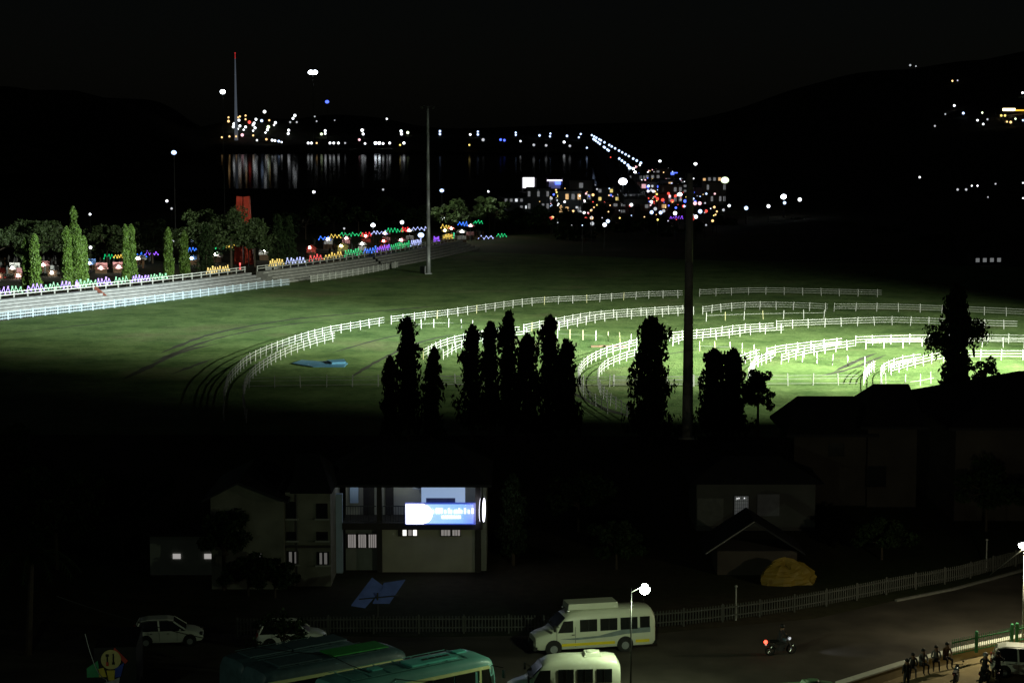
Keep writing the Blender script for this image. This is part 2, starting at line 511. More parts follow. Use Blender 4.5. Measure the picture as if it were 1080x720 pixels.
def rail_fence(name, label, pts, spacing=2.7, rails=(0.5, 0.85, 1.2), h=1.36, w=0.085, m=None, rail_h=0.05, group=None, cat='fence', yellow=0.0, offset=0.0, top_rails_only=False):
    m = m or M['white_paint']
    line = catmull(pts)
    if offset:
        o2 = []
        for i, p in enumerate(line):
            a, b = line[max(0, i - 1)], line[min(len(line) - 1, i + 1)]
            t = (b - a).normalized()
            o2.append(p + Vector((t.y, -t.x, 0)) * offset)
        line = o2
    base = line[0].copy(); base.z = 0
    root = empty(name, base, 0, label, cat, group)
    line = [Vector((p.x - base.x, p.y - base.y, 0.0)) for p in line]
    r_ = random.Random(int(abs(base.x) * 100) + len(line))
    for z in rails:
        mb = MB()
        wob = [r_.uniform(-.012, .012) for _ in line]
        for i in range(len(line) - 1):
            mb.beam(line[i] + Vector((0, 0, z + wob[i])), line[i + 1] + Vector((0, 0, z + wob[i + 1])), 0.05, rail_h)
        mb.build('rail', m, root)
    for p in resample(line, spacing)[:100]:
        mm = M['yellow_paint'] if r_.random() < yellow else m
        o = bpy.data.objects.new('post', post_mesh(h, w, mm))
        COL.objects.link(o); o.parent = root; o.location = p + Vector((r_.uniform(-.05, .05), r_.uniform(-.03, .03), r_.uniform(-.06, 0.02)))
        o.rotation_euler = (r_.uniform(-.07, .07), r_.uniform(-.07, .07), r_.uniform(0, .4))
    return root

def tp(*pp): return [at(x, y, 1.3) for x, y in pp]
RF = 'riding_rail_fence'
rail_fence(RF, 'outermost white rail fence curling round the left end of the lit field', tp((236, 430), (238, 402), (247, 387), (267, 371), (307, 355), (342, 345), (376, 339), (405, 334)))
rail_fence(RF, 'short inner white rail fence running just inside the outermost left curve', tp((259, 432), (257, 407), (266, 388), (295, 369), (327, 357), (353, 350)))
rail_fence(RF, 'long far white rail fence between the leftmost gap and the tall near mast', tp((413, 333), (450, 328.5), (480, 325), (545, 316), (577, 313), (622, 311), (675, 307.5), (720, 306)), yellow=.12)
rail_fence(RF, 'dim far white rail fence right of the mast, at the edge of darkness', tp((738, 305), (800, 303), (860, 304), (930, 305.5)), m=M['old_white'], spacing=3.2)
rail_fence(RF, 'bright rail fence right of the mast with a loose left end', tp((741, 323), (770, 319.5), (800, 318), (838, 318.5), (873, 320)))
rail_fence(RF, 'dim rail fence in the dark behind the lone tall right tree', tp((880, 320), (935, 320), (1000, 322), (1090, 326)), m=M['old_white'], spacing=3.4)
rail_fence(RF, 'white rail fence rising behind the left tree group', tp((446, 368), (467, 358), (490, 352), (525, 346), (548, 344)), yellow=.1)
rail_fence(RF, 'inner lane rail fence parallel to the one behind the left tree group', tp((446, 368), (467, 358), (490, 352), (525, 346), (548, 344)), offset=2.6, rails=(.5, .85))
rail_fence(RF, 'second white rail fence from the centre trees to the mast', tp((552, 342), (590, 334.5), (622, 329), (655, 326), (720, 322)), yellow=.08)
rail_fence(RF, 'inner lane rail fence below the second fence left of the mast', tp((552, 342), (590, 334.5), (622, 329), (655, 326), (720, 322)), offset=2.8, rails=(.5, .85, 1.2), spacing=3)
rail_fence(RF, 'white rail fence looping round the small oval left of the wide dark tree', tp((641, 423), (618, 409), (611, 396), (611, 386), (621, 374.5), (642, 365), (672, 357)))
rail_fence(RF, 'inner rail fence of the small oval beside the wide dark tree', tp((668, 430), (640, 412), (631, 397), (632, 386), (643, 377), (662, 370), (682, 365)))
rail_fence(RF, 'white rail fence running rightward from behind the wide dark tree past the mast', tp((690, 354), (707, 350), (750, 346), (781, 342), (816, 340)))
rail_fence(RF, 'inner lane rail fence just below the one crossing behind the mast', tp((690, 354), (707, 350), (750, 346), (781, 342), (816, 340)), offset=2.6, rails=(.5, .85))
rail_fence(RF, 'long level rail fence from right of centre to the lone right tree', tp((819, 338), (866, 336), (929, 334), (970, 334.5), (1036, 337), (1073, 338)))
rail_fence(RF, 'short rail fence piece above the two topped dark tree', tp((782, 374), (790, 371), (801, 368)), spacing=2)
rail_fence(RF, 'steep short rail fence piece right of the two topped dark tree', tp((789, 388), (797, 377), (806, 373), (816, 369.5)), spacing=2)
rail_fence(RF, 'bright curved rail fence in the middle of the right oval', tp((808, 367), (825, 363.5), (844, 361), (888, 356)))
rail_fence(RF, 'bright curved rail fence on the inner side of the right oval lane', tp((824, 373), (845, 367), (870, 362.5), (901, 358)))
rail_fence(RF, 'bright long rail fence leaving the right side of the field', tp((902, 354.5), (940, 353), (973, 352.5), (1030, 352), (1095, 353)))
rail_fence(RF, 'lower bright rail fence beside the one leaving the right side', tp((913, 358), (940, 357), (973, 356.5), (1030, 356), (1095, 357)), rails=(.85, 1.2))
rail_fence(RF, 'smallest rail fence piece, leaning, near the innermost oval', tp((911, 394), (914, 387), (923, 380)), spacing=1.8)
rail_fence(RF, 'nearest rail fence curling round the innermost oval on the right', tp((930, 404), (929, 394), (931, 384), (948, 376.6), (971, 372.5)))
rail_fence(RF, 'rail fence of the innermost oval running off the right edge', tp((940, 384), (965, 377), (992, 371), (1030, 369), (1095, 369)))
# wire fences of thin posts
WF = 'post_and_wire_fence'
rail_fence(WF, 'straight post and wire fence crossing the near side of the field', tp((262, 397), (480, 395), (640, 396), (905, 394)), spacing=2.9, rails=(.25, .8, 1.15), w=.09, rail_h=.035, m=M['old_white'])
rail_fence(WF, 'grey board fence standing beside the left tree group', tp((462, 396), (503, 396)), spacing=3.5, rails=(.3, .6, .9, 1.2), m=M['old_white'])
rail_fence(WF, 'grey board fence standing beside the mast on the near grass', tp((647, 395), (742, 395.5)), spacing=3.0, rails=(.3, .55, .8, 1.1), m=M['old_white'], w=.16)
rail_fence(WF, 'row of thin posts in the grass between the centre trees and small oval', tp((588, 347), (640, 350), (672, 353)), spacing=2.0, rails=(.7,), rail_h=.02, w=.08, yellow=.5)
rail_fence(WF, 'row of thin posts in the grass behind the left tree tops', tp((430, 338), (470, 336), (500, 338)), spacing=2.2, rails=(.7,), rail_h=.02, w=.09)
rail_fence(WF, 'row of thin posts between mast and two topped tree', tp((738, 360), (770, 361), (800, 364)), spacing=2.0, rails=(.7,), rail_h=.02, w=.08, yellow=.3)
rail_fence(WF, 'row of thin posts inside the right oval', tp((846, 371), (880, 374), (918, 377)), spacing=2.2, rails=(.7,), rail_h=.02, w=.09, yellow=.2)
rail_fence(WF, 'posts with rail scraps far behind the bright rail fence', tp((745, 330), (800, 328), (870, 327)), spacing=3.2, rails=(.9,), rail_h=.03, w=.09, yellow=.3)
rail_fence(WF, 'thin posts at the nearest right corner of the innermost oval', tp((935, 394), (960, 396), (985, 392)), spacing=2.4, rails=(.6,), rail_h=.03, w=.08)

# dark strips on the turf: worn tracks, and at left the rails' cast shadows
dark_strip_m = mat('track_shadow_dark', (0.018, 0.022, 0.009), 0.95, var=.4, scale=.6)
def dark_strip(pts, w, label):
    line = catmull([at(x, y, 0) for x, y in pts], 2)
    v, f = [], []
    r_ = random.Random(len(line))
    for i, p in enumerate(line):
        a, b = line[max(0, i - 1)], line[min(len(line) - 1, i + 1)]
        t = (b - a).normalized(); n = Vector((-t.y, t.x, 0))
        ww = w * r_.uniform(.5, 1.2) / 2 * min(1, i / 3 + .1, (len(line) - 1 - i) / 3 + .1)
        v += [tuple(p + n * ww + Vector((0, 0, .026))), tuple(p - n * ww + Vector((0, 0, .026)))]
    for i in range(len(line) - 1): f.append((2 * i, 2 * i + 1, 2 * i + 3, 2 * i + 2))
    me = bpy.data.meshes.new('track_shadow_strip'); me.from_pydata(v, [], f); me.materials.append(dark_strip_m)
    tag(bpy.data.objects.new('track_shadow_strip', me), kind='structure'); COL.objects.link(bpy.data.objects[[o.name for o in bpy.data.objects if o.data == me][0]])
for pts, w in (([(170, 372), (225, 352), (300, 338), (380, 330), (470, 322)], 1.0), ([(160, 382), (225, 358), (300, 343), (380, 334)], .8),
               ([(130, 400), (190, 372), (232, 362)], 1.2), ([(180, 395), (225, 378)], .9), ([(0, 352), (60, 346), (130, 338)], .7),
               ([(370, 398), (400, 380), (440, 362), (480, 352)], .7), ([(350, 372), (400, 358), (440, 350)], .6),
               ([(600, 412), (640, 432), (690, 444)], .9), ([(880, 392), (905, 380), (925, 372)], .9), ([(690, 376), (740, 368), (780, 366)], .6),
               ([(860, 398), (900, 388), (935, 374)], .8)):
    dark_strip(pts, w, '')

# ------------------------------------------------------------------ stands with railing, front fence
def norm_line(line):
    out = []
    for i in range(len(line)):
        a, b = line[max(0, i - 1)], line[min(len(line) - 1, i + 1)]
        t = (b - a).normalized(); out.append(Vector((-t.y, t.x, 0)))
    return out
def stand(label, pix, prof, m):
    line = catmull([at(x, y, 0) for x, y in pix], 6)
    N = norm_line(line)
    base = line[0].copy()
    root = empty('terraced_stand', base, 0, label, 'grandstand')
    mb = MB()
    rings = [[(p - base) + n * a + Vector((0, 0, z)) for a, z in prof] for p, n in zip(line, N)]
    mb.loft(rings)
    mb.build('seating_steps', m, root)
    return root, line, N, base
PROF = [(0, 0), (0, .42), (1.0, .42), (1.0, .84), (2.0, .84), (2.0, 1.26), (3.0, 1.26), (3.0, 1.68), (4.0, 1.68), (4.0, 2.1), (5.6, 2.1), (5.6, 0)]
st1, ln1, N1, b1 = stand('long pale concrete terrace of steps at the left edge', [(-60, 343), (0, 334), (100, 323), (190, 313), (285, 300)], PROF, M['concrete'])
st2, ln2, N2, b2 = stand('darker concrete terrace beyond the two white pillars', [(297, 299), (345, 292.5), (400, 284), (450, 275), (505, 263)], PROF, M['dark_concrete'])
def railing_on(root, line, N, off, z0, h, base, m, name_post='railing_post', spacing=3.0, rails=(0.55, 1.0)):
    pl = [p - base + n * off + Vector((0, 0, z0)) for p, n in zip(line, N)]
    for r in rails:
        mb = MB()
        for a, b in zip(pl[:-1], pl[1:]): mb.beam(a + Vector((0, 0, r)), b + Vector((0, 0, r)), .12, .14)
        mb.build('railing_bar', m, root)
    for p in resample(pl, spacing)[:100]:
        o = bpy.data.objects.new(name_post, post_mesh(h, .16, m)); COL.objects.link(o); o.parent = root; o.location = p
railing_on(st1, ln1, N1, 5.3, 2.1, 1.1, b1, M['white_paint'])
railing_on(st2, ln2, N2, 5.3, 2.1, 1.1, b2, M['old_white'])
def front_fence(label, pix, m):
    line = catmull([at(x, y, 0) for x, y in pix], 4)
    base = line[0].copy()
    root = empty('stand_front_fence', base, 0, label, 'fence')
    pl = [p - base for p in line]
    for z in (.25, .7, 1.15):
        mb = MB()
        for a, b in zip(pl[:-1], pl[1:]): mb.beam(a + Vector((0, 0, z)), b + Vector((0, 0, z)), .05, .08)
        mb.build('rail', m, root)
    mb = MB()
    for p in resample(pl, .35): mb.box(p + Vector((0, 0, .6)), (.05, .05, 1.1))
    mb.build('baluster_infill', m, root)
    for p in resample(pl, 2.6)[:100]:
        o = bpy.data.objects.new('post', post_mesh(1.35, .16, m)); COL.objects.link(o); o.parent = root; o.location = p
pale_blue = mat('pale_blue_white_paint', (0.36, 0.44, 0.52), .6, var=.2)
front_fence('pale bluish barred fence in front of the long left terrace', [(-60, 347), (0, 338), (100, 327), (190, 316), (278, 304), (305, 301)], pale_blue)
front_fence('dim barred fence in front of the darker terrace', [(328, 298), (360, 293), (395, 287), (420, 282)], M['old_white'])
def single_box(name, label, cat, px, py, sz, m, rz=0, top=1.0, cap=True):
    p = at(px, py, 0)
    root = empty(name, p, rz, label, cat)
    mb = MB(); mb.box((0, 0, sz[2] / 2), sz, 0, top); mb.build('shaft', m, root)
    if cap:
        mb = MB(); mb.box((0, 0, sz[2] + .06), (sz[0] * 1.15, sz[1] * 1.15, .12)); mb.build('cap', m, root)
    return root
single_box('gate_pillar', 'left one of two square pale pillars between the terraces', 'pillar', 283, 296, (1.1, 1.1, 2.7), M['concrete'], .4)
single_box('gate_pillar', 'right, slightly taller of two square pale pillars between the terraces', 'pillar', 292, 294, (1.1, 1.1, 3.1), M['concrete'], .4)
single_box('service_cabinet', 'small pale cabinet at the foot of the grey far mast', 'cabinet', 446, 288, (1.1, .8, 1.3), M['concrete'], .2)
# reddish handrail running down the left terrace
hr = empty('stair_handrail', at(112, 322), 0, 'reddish handrail running diagonally down the left terrace', 'handrail')
a0, a1 = at(100, 303, 2.6), at(113, 314, .9)
mb = MB(); mb.beam(a0 - hr.location, a1 - hr.location, .22, .5); mb.build('rail_bar', M['rust'], hr)
mb = MB(); mb.box((a1 - hr.location) - Vector((0, 0, .45)), (.2, .2, .9)); mb.build('rail_post', M['rust'], hr)

# ------------------------------------------------------------------ foliage
def leaf_mesh(name, centers, size, aspect, m, seed, droop=0.0):
    r = np.random.RandomState(seed)
    C = np.asarray(centers, float); n = len(C)
    a = r.normal(size=(n, 3)); a /= np.linalg.norm(a, axis=1)[:, None]
    a[:, 2] -= droop * 1.6
    a /= np.linalg.norm(a, axis=1)[:, None]
    b = np.cross(a, r.normal(size=(n, 3))); b /= np.linalg.norm(b, axis=1)[:, None] + 1e-9
    s = size * r.uniform(.6, 1.35, (n, 1))
    v = np.empty((n, 4, 3))
    v[:, 0] = C - a * s; v[:, 1] = C - b * s * aspect - a * s * .1; v[:, 2] = C + a * s; v[:, 3] = C + b * s * aspect - a * s * .1
    me = bpy.data.meshes.new(name)
    me.vertices.add(4 * n); me.vertices.foreach_set('co', v.reshape(-1))
    me.loops.add(4 * n); me.loops.foreach_set('vertex_index', np.arange(4 * n, dtype=np.int32))
    me.polygons.add(n); me.polygons.foreach_set('loop_start', np.arange(0, 4 * n, 4, dtype=np.int32))
    me.update(calc_edges=True)
    me.materials.append(m)
    return me

def column_centers(h, r, n, seed, z0=.12, lean=(0, 0), lumps=1.0, taper=.64):
    """drooping, ragged columnar crown"""
    g = np.random.RandomState(seed)
    z = g.uniform(z0, 1, n) ** .9
    # radius profile: full below, narrower towards a lumpy top
    prof = (1 - taper * z ** 1.15) * np.where(z > .93, np.sqrt(np.maximum(0, (1 - z) / .07)), 1)
    th = g.uniform(0, 2 * np.pi, n)
    k = g.randint(2, 5)
    wob = 1 + lumps * (.20 * np.sin(z * 17 + seed + 2 * np.sin(th + seed)) + .17 * np.sin(z * 37 + th * k + seed * 2) + .12 * np.sin(th * 3 + z * 9) + .30 * (g.uniform(0, 1, n) ** 7))
    rr = r * prof * wob * (.15 + .85 * g.uniform(0, 1, n) ** .5)
    lz = z * h
    return np.stack([rr * np.cos(th) + lean[0] * z ** 2, rr * np.sin(th) + lean[1] * z ** 2, lz - rr * .15], 1)

def column_tree(px, top, Y, r, label, m=None, group=None, n=5200, leaf=.235, name='columnar_tree', lumps=1.55, lean=(0, 0), taper=.52):
    m = m or M['leaf_sil']
    if m is M['leaf_sil']: n = int(n * .85); r *= .87
    t = at_y(px, top, Y)
    h = t.z
    root = empty(name, (t.x, Y, 0), rnd.uniform(0, 6), label, 'tree', group)
    seed = int(px * 7 + top)
    c = column_centers(h, r, n, seed, lumps=lumps, lean=lean, taper=taper)
    if m is M['leaf_sil']:   # leaves hang in ragged tassels round a denser core
        g = np.random.RandomState(seed + 1)
        ax = np.stack([lean[0] * (c[:, 2] / h) ** 2, lean[1] * (c[:, 2] / h) ** 2], 1)
        core = n // 2
        c[:core, :2] = ax[:core] + (c[:core, :2] - ax[:core]) * .72
        K = int(16 * h * r)
        an = c[core + g.randint(0, n - core, K)].copy()
        an[:, :2] *= 1.12
        k = g.randint(0, K, n - core)
        dz = g.uniform(0, 1, n - core)
        c[core:] = an[k] + np.stack([g.normal(size=n - core) * .13 * (1.1 - .6 * dz), g.normal(size=n - core) * .13, .12 - dz * .75], 1)
    me = leaf_mesh('crown', c, leaf, .42, m, seed, droop=1.0)
    obj('crown', me, [], root)
    mb = MB(); mb.tube((0, 0, -.1), (0, 0, h * .5), .16, .09); mb.tube((0, 0, h * .5), (lean[0] * .8, lean[1] * .8, h * .93), .09, .03)
    for k in range(10):
        a = rnd.uniform(0, 6.3); z = h * rnd.uniform(.2, .85)
        mb.tube((0, 0, z), (math.cos(a) * r * .6, math.sin(a) * r * .6, z - .3), .03, .01, 5)
    mb.build('trunk', M['bark'], root)
    return root

def broad_tree(x, y, h, rx, rz_, label, m=None, group=None, n=7000, leaf=.3, name='broad_tree', base=0.0, clumps=26, trunk_h=.35, cat='tree', simple=False):
    m = m or M['leaf_wide']
    seed = int(abs(x) * 13 + abs(y) * 3 + h)
    g = np.random.RandomState(seed)
    root = empty(name, (x, y, base), 0, label, cat, group)
    cc, rad = [], []
    for k in range(clumps):
        th = g.uniform(0, 2 * np.pi); ph = g.uniform(-.5, 1.0)
        q = g.uniform(.35, .95)
        cc.append([rx * q * math.cos(th) * math.cos(ph * 1.2), rx * q * math.sin(th) * math.cos(ph * 1.2), h - rz_ + rz_ * q * math.sin(ph * 1.4)])
        rad.append(g.uniform(.16, .36) * min(rx, rz_ * 1.3))
    cc = np.array(cc); rad = np.array(rad)
    idx = g.randint(0, clumps, n)
    d = g.normal(size=(n, 3)); d /= np.linalg.norm(d, axis=1)[:, None]
    c = cc[idx] + d * (rad[idx] * g.uniform(.3, 1.05, n) ** .5)[:, None] * np.array([1.15, 1.15, .8])
    obj('crown', leaf_mesh('crown', c, leaf, .5, m, seed, droop=.15), [], root)
    mb = MB()
    zt = h - rz_ * 1.1
    mb.tube((0, 0, -.2), (0, 0, max(zt, h * .3)), max(.09, h * .022), max(.06, h * .014))
    for k in range(min(9, clumps)):
        z0 = max(zt * .75, h * .2)
        mb.tube((0, 0, z0 + (k % 3) * .08 * h), tuple(cc[k]), h * .009 + .02, .02, 5)
    mb.build('trunk', M['bark'], root)
    return root

# black silhouettes in front of the field
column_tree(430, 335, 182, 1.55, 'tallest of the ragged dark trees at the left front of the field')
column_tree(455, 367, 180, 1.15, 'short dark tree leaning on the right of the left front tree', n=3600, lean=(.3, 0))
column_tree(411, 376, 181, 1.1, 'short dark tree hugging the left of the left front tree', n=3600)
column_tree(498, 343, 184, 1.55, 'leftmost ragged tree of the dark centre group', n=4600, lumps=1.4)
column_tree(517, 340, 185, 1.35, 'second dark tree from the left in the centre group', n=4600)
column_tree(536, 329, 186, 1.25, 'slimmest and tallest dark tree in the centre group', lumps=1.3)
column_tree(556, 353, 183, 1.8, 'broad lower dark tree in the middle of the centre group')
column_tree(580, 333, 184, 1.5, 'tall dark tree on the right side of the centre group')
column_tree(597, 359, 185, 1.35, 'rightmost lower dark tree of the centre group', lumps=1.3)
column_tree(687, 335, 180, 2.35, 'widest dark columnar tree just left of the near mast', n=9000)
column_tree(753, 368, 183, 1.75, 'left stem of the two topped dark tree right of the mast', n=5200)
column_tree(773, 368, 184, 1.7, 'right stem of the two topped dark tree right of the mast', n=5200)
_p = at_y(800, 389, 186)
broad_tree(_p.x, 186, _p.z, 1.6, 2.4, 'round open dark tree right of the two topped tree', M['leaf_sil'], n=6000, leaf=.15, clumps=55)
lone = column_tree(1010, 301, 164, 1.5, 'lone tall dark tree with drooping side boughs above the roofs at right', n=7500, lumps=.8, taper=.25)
lone.rotation_euler = (0, 0, 0)
_g = np.random.RandomState(4)
for sd, reach, nb in ((-1, 2.6, 7), (1, 2.3, 6)):
    C_ = []
    mbq = MB()
    for k in range(nb):
        zz = at_y(1010, _g.uniform(340, 364), 164).z
        rr = reach * _g.uniform(.7, 1.0); yy = _g.uniform(-1.0, 1.0)
        prev = Vector((0, 0, zz - .5))
        for q in np.linspace(.15, 1, 9):
            p_ = Vector((sd * rr * q, yy * q, zz - .5 + 1.4 * q - .55 * q * q))
            mbq.tube(prev, p_, .05 * (1.1 - q), .04 * (1.1 - q) + .005, 5); prev = p_
            m_ = int(10 + 26 * q)
            for _ in range(m_): C_.append([p_.x + _g.normal() * .20, p_.y + _g.normal() * .22, p_.z - abs(_g.normal()) * .55 + .10])
    obj('side_bough_leaves', leaf_mesh('side_bough_leaves', C_, .14, .42, M['leaf_sil'], 9 + sd, droop=1.0), [], lone)
    mbq.build('side_bough', M['bark'], lone)
_p = at_y(1036, 378, 158)
broad_tree(_p.x, 158, _p.z, 1.5, 1.0, 'low twiggy bush showing above the right roof', M['leaf_sil'], n=900, leaf=.14, clumps=14)

# green lit columns behind the left stand
cols = [(27, 251, 339, 1.25, 'slim lit tree, left one of the leftmost green pair'), (36, 248, 338, 1.6, 'wider lit tree, right one of the leftmost green pair'),
        (70, 240, 345, 1.45, 'first lit columnar tree of the leftward four'), (77, 219, 362, 1.5, 'tallest, darker tree behind the leftward four'),
        (81, 238, 346, 1.6, 'thickest lit columnar tree of the leftward four'), (88, 250, 349, 1.2, 'lowest lit columnar tree on the right of the leftward four'),
        (132, 238, 356, 1.05, 'slim lit tree on the left of the pair above the terrace handrail'), (138, 238, 357, 1.4, 'full lit tree on the right of the pair above the terrace handrail'),
        (177, 241, 366, 1.45, 'solitary lit columnar tree by the green fairy lights'), (194, 245, 371, 1.5, 'last and dimmest lit columnar tree before the round trees')]
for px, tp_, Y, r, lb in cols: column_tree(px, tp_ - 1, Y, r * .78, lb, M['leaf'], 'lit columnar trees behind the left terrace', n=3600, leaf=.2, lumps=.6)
for px, tp_, Y, r, lb in ((217, 236, 385, 1.8, 'dark columnar tree beside the round trees'), (293, 226, 410, 1.6, 'unlit columnar tree left behind the two pillars'), (305, 228, 412, 1.4, 'unlit columnar tree right behind the two pillars')):
    column_tree(px, tp_, Y, r, lb, M['leaf_dark'], n=2600, leaf=.22)
for px, tp_, Y, rx, rz_, lb in ((-8, 238, 395, 7.5, 3.6, 'wide dim tree cut by the left edge'), (42, 232, 398, 6.5, 3.8, 'wide dim tree behind the leftmost lit pair'), (112, 236, 420, 5, 4, 'dark tree behind the gap right of the leftward four'),
                            (160, 232, 428, 5, 4.2, 'dark tree behind the solitary lit column'), (208, 222, 405, 5.5, 4.6, 'round tree left of the red tower'), (243, 222, 400, 6.2, 4.6, 'round tree in front of the red tower'),
                            (268, 236, 408, 4.2, 3.5, 'smaller round tree right of the red tower')):
    p = at_y(px, tp_, Y)
    broad_tree(p.x, Y, p.z, rx, rz_, lb, M['leaf_wide'], n=5200, leaf=.32, group='round trees behind the left terrace', clumps=34)
WOOD = ['above the left pillar', 'above the start of the darker terrace', 'above the blue end of the upper stall lights', 'under the white lamp over the wood', 'behind the bright fairground lamp', 'just left of the grey mast', 'under the blue white lamp beside the grey mast', 'with a small lamp inside, right of the stalls',
        'between the stalls and the stage', 'in front of the blue topped screen', 'in front of the wood gap left of the bridge', 'below the stage end of the town', 'below the starry bridge lamp', 'between starry lamp and near mast', 'just right of the near mast', 'under the greenish starry lamp', 'under the lone bluish lamp', 'under the rightmost starry lamp', 'in the dark right of all town lamps', 'further right in the dark', 'above the dim low building', 'touching the right edge']
# dark wood between town and field
for i, (px, tp_, Y) in enumerate([(322, 214, 520), (352, 206, 560), (378, 212, 540), (412, 205, 580), (436, 214, 560), (478, 209, 520), (516, 205, 540), (548, 214, 600), (575, 212, 560),
                                  (602, 222, 520), (632, 216, 600), (655, 224, 560), (690, 228, 540), (726, 232, 560), (765, 226, 600), (800, 232, 620), (845, 228, 640), (890, 232, 600), (935, 236, 560), (985, 240, 520), (1040, 238, 560), (1075, 242, 520)]):
    p = at_y(px, tp_ + 2, Y)
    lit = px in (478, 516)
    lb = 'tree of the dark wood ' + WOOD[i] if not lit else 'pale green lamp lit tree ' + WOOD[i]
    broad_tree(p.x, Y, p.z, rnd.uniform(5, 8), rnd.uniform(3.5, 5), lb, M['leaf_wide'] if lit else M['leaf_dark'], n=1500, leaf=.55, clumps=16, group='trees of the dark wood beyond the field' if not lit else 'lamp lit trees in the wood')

for px, py, Y, e_ in ((470, 206, 512, 2600), (515, 201, 532, 1800), (190, 232, 398, 500)):  # added point lights that lift these trees
    d = bpy.data.lights.new('tree_fill_light', 'POINT'); d.energy = e_; d.color = (.9, 1, .75); d.shadow_soft_size = .3
    o = bpy.data.objects.new('tree_fill_light', d); COL.objects.link(o); o.location = at_y(px, py, Y)
# foreground dark planting
for px, py, h, rx, lb in ((236, 622, 5.4, 1.8, 'bushy tree at the left corner of the gabled house'), (262, 628, 2.6, 1.8, 'low shrub in front of the gabled house wall'), (290, 630, 2.3, 1.5, 'low dark shrub right of the other one before the gabled house'),
                          (60, 600, 7, 4.2, 'large unlit tree in the dark lower left'), (-10, 560, 8, 5, 'unlit tree at the lower left edge'), (130, 585, 6, 3.6, 'unlit tree between the lower left tree and gabled house'),
                          (610, 560, 4.5, 2.6, 'unlit tree right of the signed building'), (650, 600, 3, 2.0, 'small unlit tree behind the paling fence'), (1040, 560, 5, 3.4, 'unlit tree among the right houses'), (930, 590, 3, 2.2, 'low unlit bush right of the yellow tarpaulin')):
    p = at(px, py)
    broad_tree(p.x, p.y, h, rx, h * .42, lb, M['leaf_dark'], n=3000, leaf=.16, clumps=22)
_p = at(541, 596)
column_tree(541, 500, _p.y, .9, 'narrow ivy clad tree at the right corner of the signed building', M['leaf_dark'], n=3000, leaf=.12)

# palm in the dark lower left
pb = at(30, 690)
palm = empty('palm_tree', pb, 0, 'unlit palm with arching fronds in the lower left corner', 'palm tree')
mb = MB(); mb.tube((0, 0, 0), (.3, 0, 5.2), .2, .14); mb.build('trunk', M['bark'], palm)
for k in range(11):
    a = k * 2 * math.pi / 11 + .2
    mb = MB(); prev = Vector((.3, 0, 5.2))
    pts = []
    for j in range(1, 9):
        q = j / 8
        pts.append(Vector((.3 + math.cos(a) * 2.7 * q, math.sin(a) * 2.7 * q, 5.2 + 1.0 * math.sin(q * 2.2) - 1.5 * q * q)))
    for j, p in enumerate(pts):
        mb.tube(prev, p, .025, .02, 4)
        t = (p - prev).normalized(); s_ = Vector((-math.sin(a), math.cos(a), 0))
        for u in (0, .5):
            c = prev.lerp(p, u)
            for sg in (-1, 1):
                tip = c + s_ * sg * .55 * (1 - .5 * j / 8) + t * .25 - Vector((0, 0, .25))
                mb.add([c - t * .04, c + t * .05, tip], [(0, 1, 2)])
        prev = p
    mb.build('frond', M['leaf_dark'], palm)

# ------------------------------------------------------------------ masts
def mast(name, label, base, h, r0, r1, m, head=True, lampmat=None, heads=4, lamp_r=.5, cat='light mast', group=None, lean=0):
    root = empty(name, base, 0, label, cat, group)
    mb = MB()
    for k in range(6):
        a, b = k / 6, (k + 1) / 6
        mb.tube((0, 0, h * a), (0, 0, h * b), r0 + (r1 - r0) * a, r0 + (r1 - r0) * b, 12)
    mb.build('pole', m, root, smooth=True)
    mb = MB(); mb.box((0, 0, .1), (r0 * 3.2, r0 * 3.2, .2)); mb.build('base_plate', m, root)
    if head:
        mb = MB()
        n = 12; R_ = 1.1
        for k in range(n):
            a, b = 2 * math.pi * k / n, 2 * math.pi * (k + 1) / n
            mb.tube((math.cos(a) * R_, math.sin(a) * R_, h), (math.cos(b) * R_, math.sin(b) * R_, h), .06, .06, 5)
        for k in range(4):
            a = 2 * math.pi * k / 4
            mb.tube((0, 0, h - .1), (math.cos(a) * R_, math.sin(a) * R_, h), .05, .05, 5)
        mb.build('lamp_ring', M['dark_steel'], root)
    return root
p = at(725, 462)
near_mast = mast('light_mast', 'thick dark mast rising through the middle of the field view', p, at_y(728, 182, p.y).z, .54, .30, mat('painted_grey_mast', (.34, .32, .30), .6))
for k in range(6):
    a = k * math.pi / 3; mb = MB()
    h_ = at_y(728, 182, p.y).z
    mb.box((math.cos(a) * 1.2, math.sin(a) * 1.2, h_ - .3), (.5, .35, .45), a); mb.build('unlit_floodlight', M['spot_unlit'], near_mast)
tube_line = MB()
p2 = at(452, 289)
far_mast = mast('light_mast', 'slender pale grey mast standing at the end of the terraces', p2, at_y(453, 112, p2.y).z, .42, .22, M['steel'])
for k in range(4):
    a = k * math.pi / 2; mb = MB(); h_ = at_y(453, 112, p2.y).z
    mb.box((math.cos(a) * 1.2, math.sin(a) * 1.2, h_ - .3), (.5, .35, .4), a); mb.build('unlit_floodlight', M['spot_unlit'], far_mast)
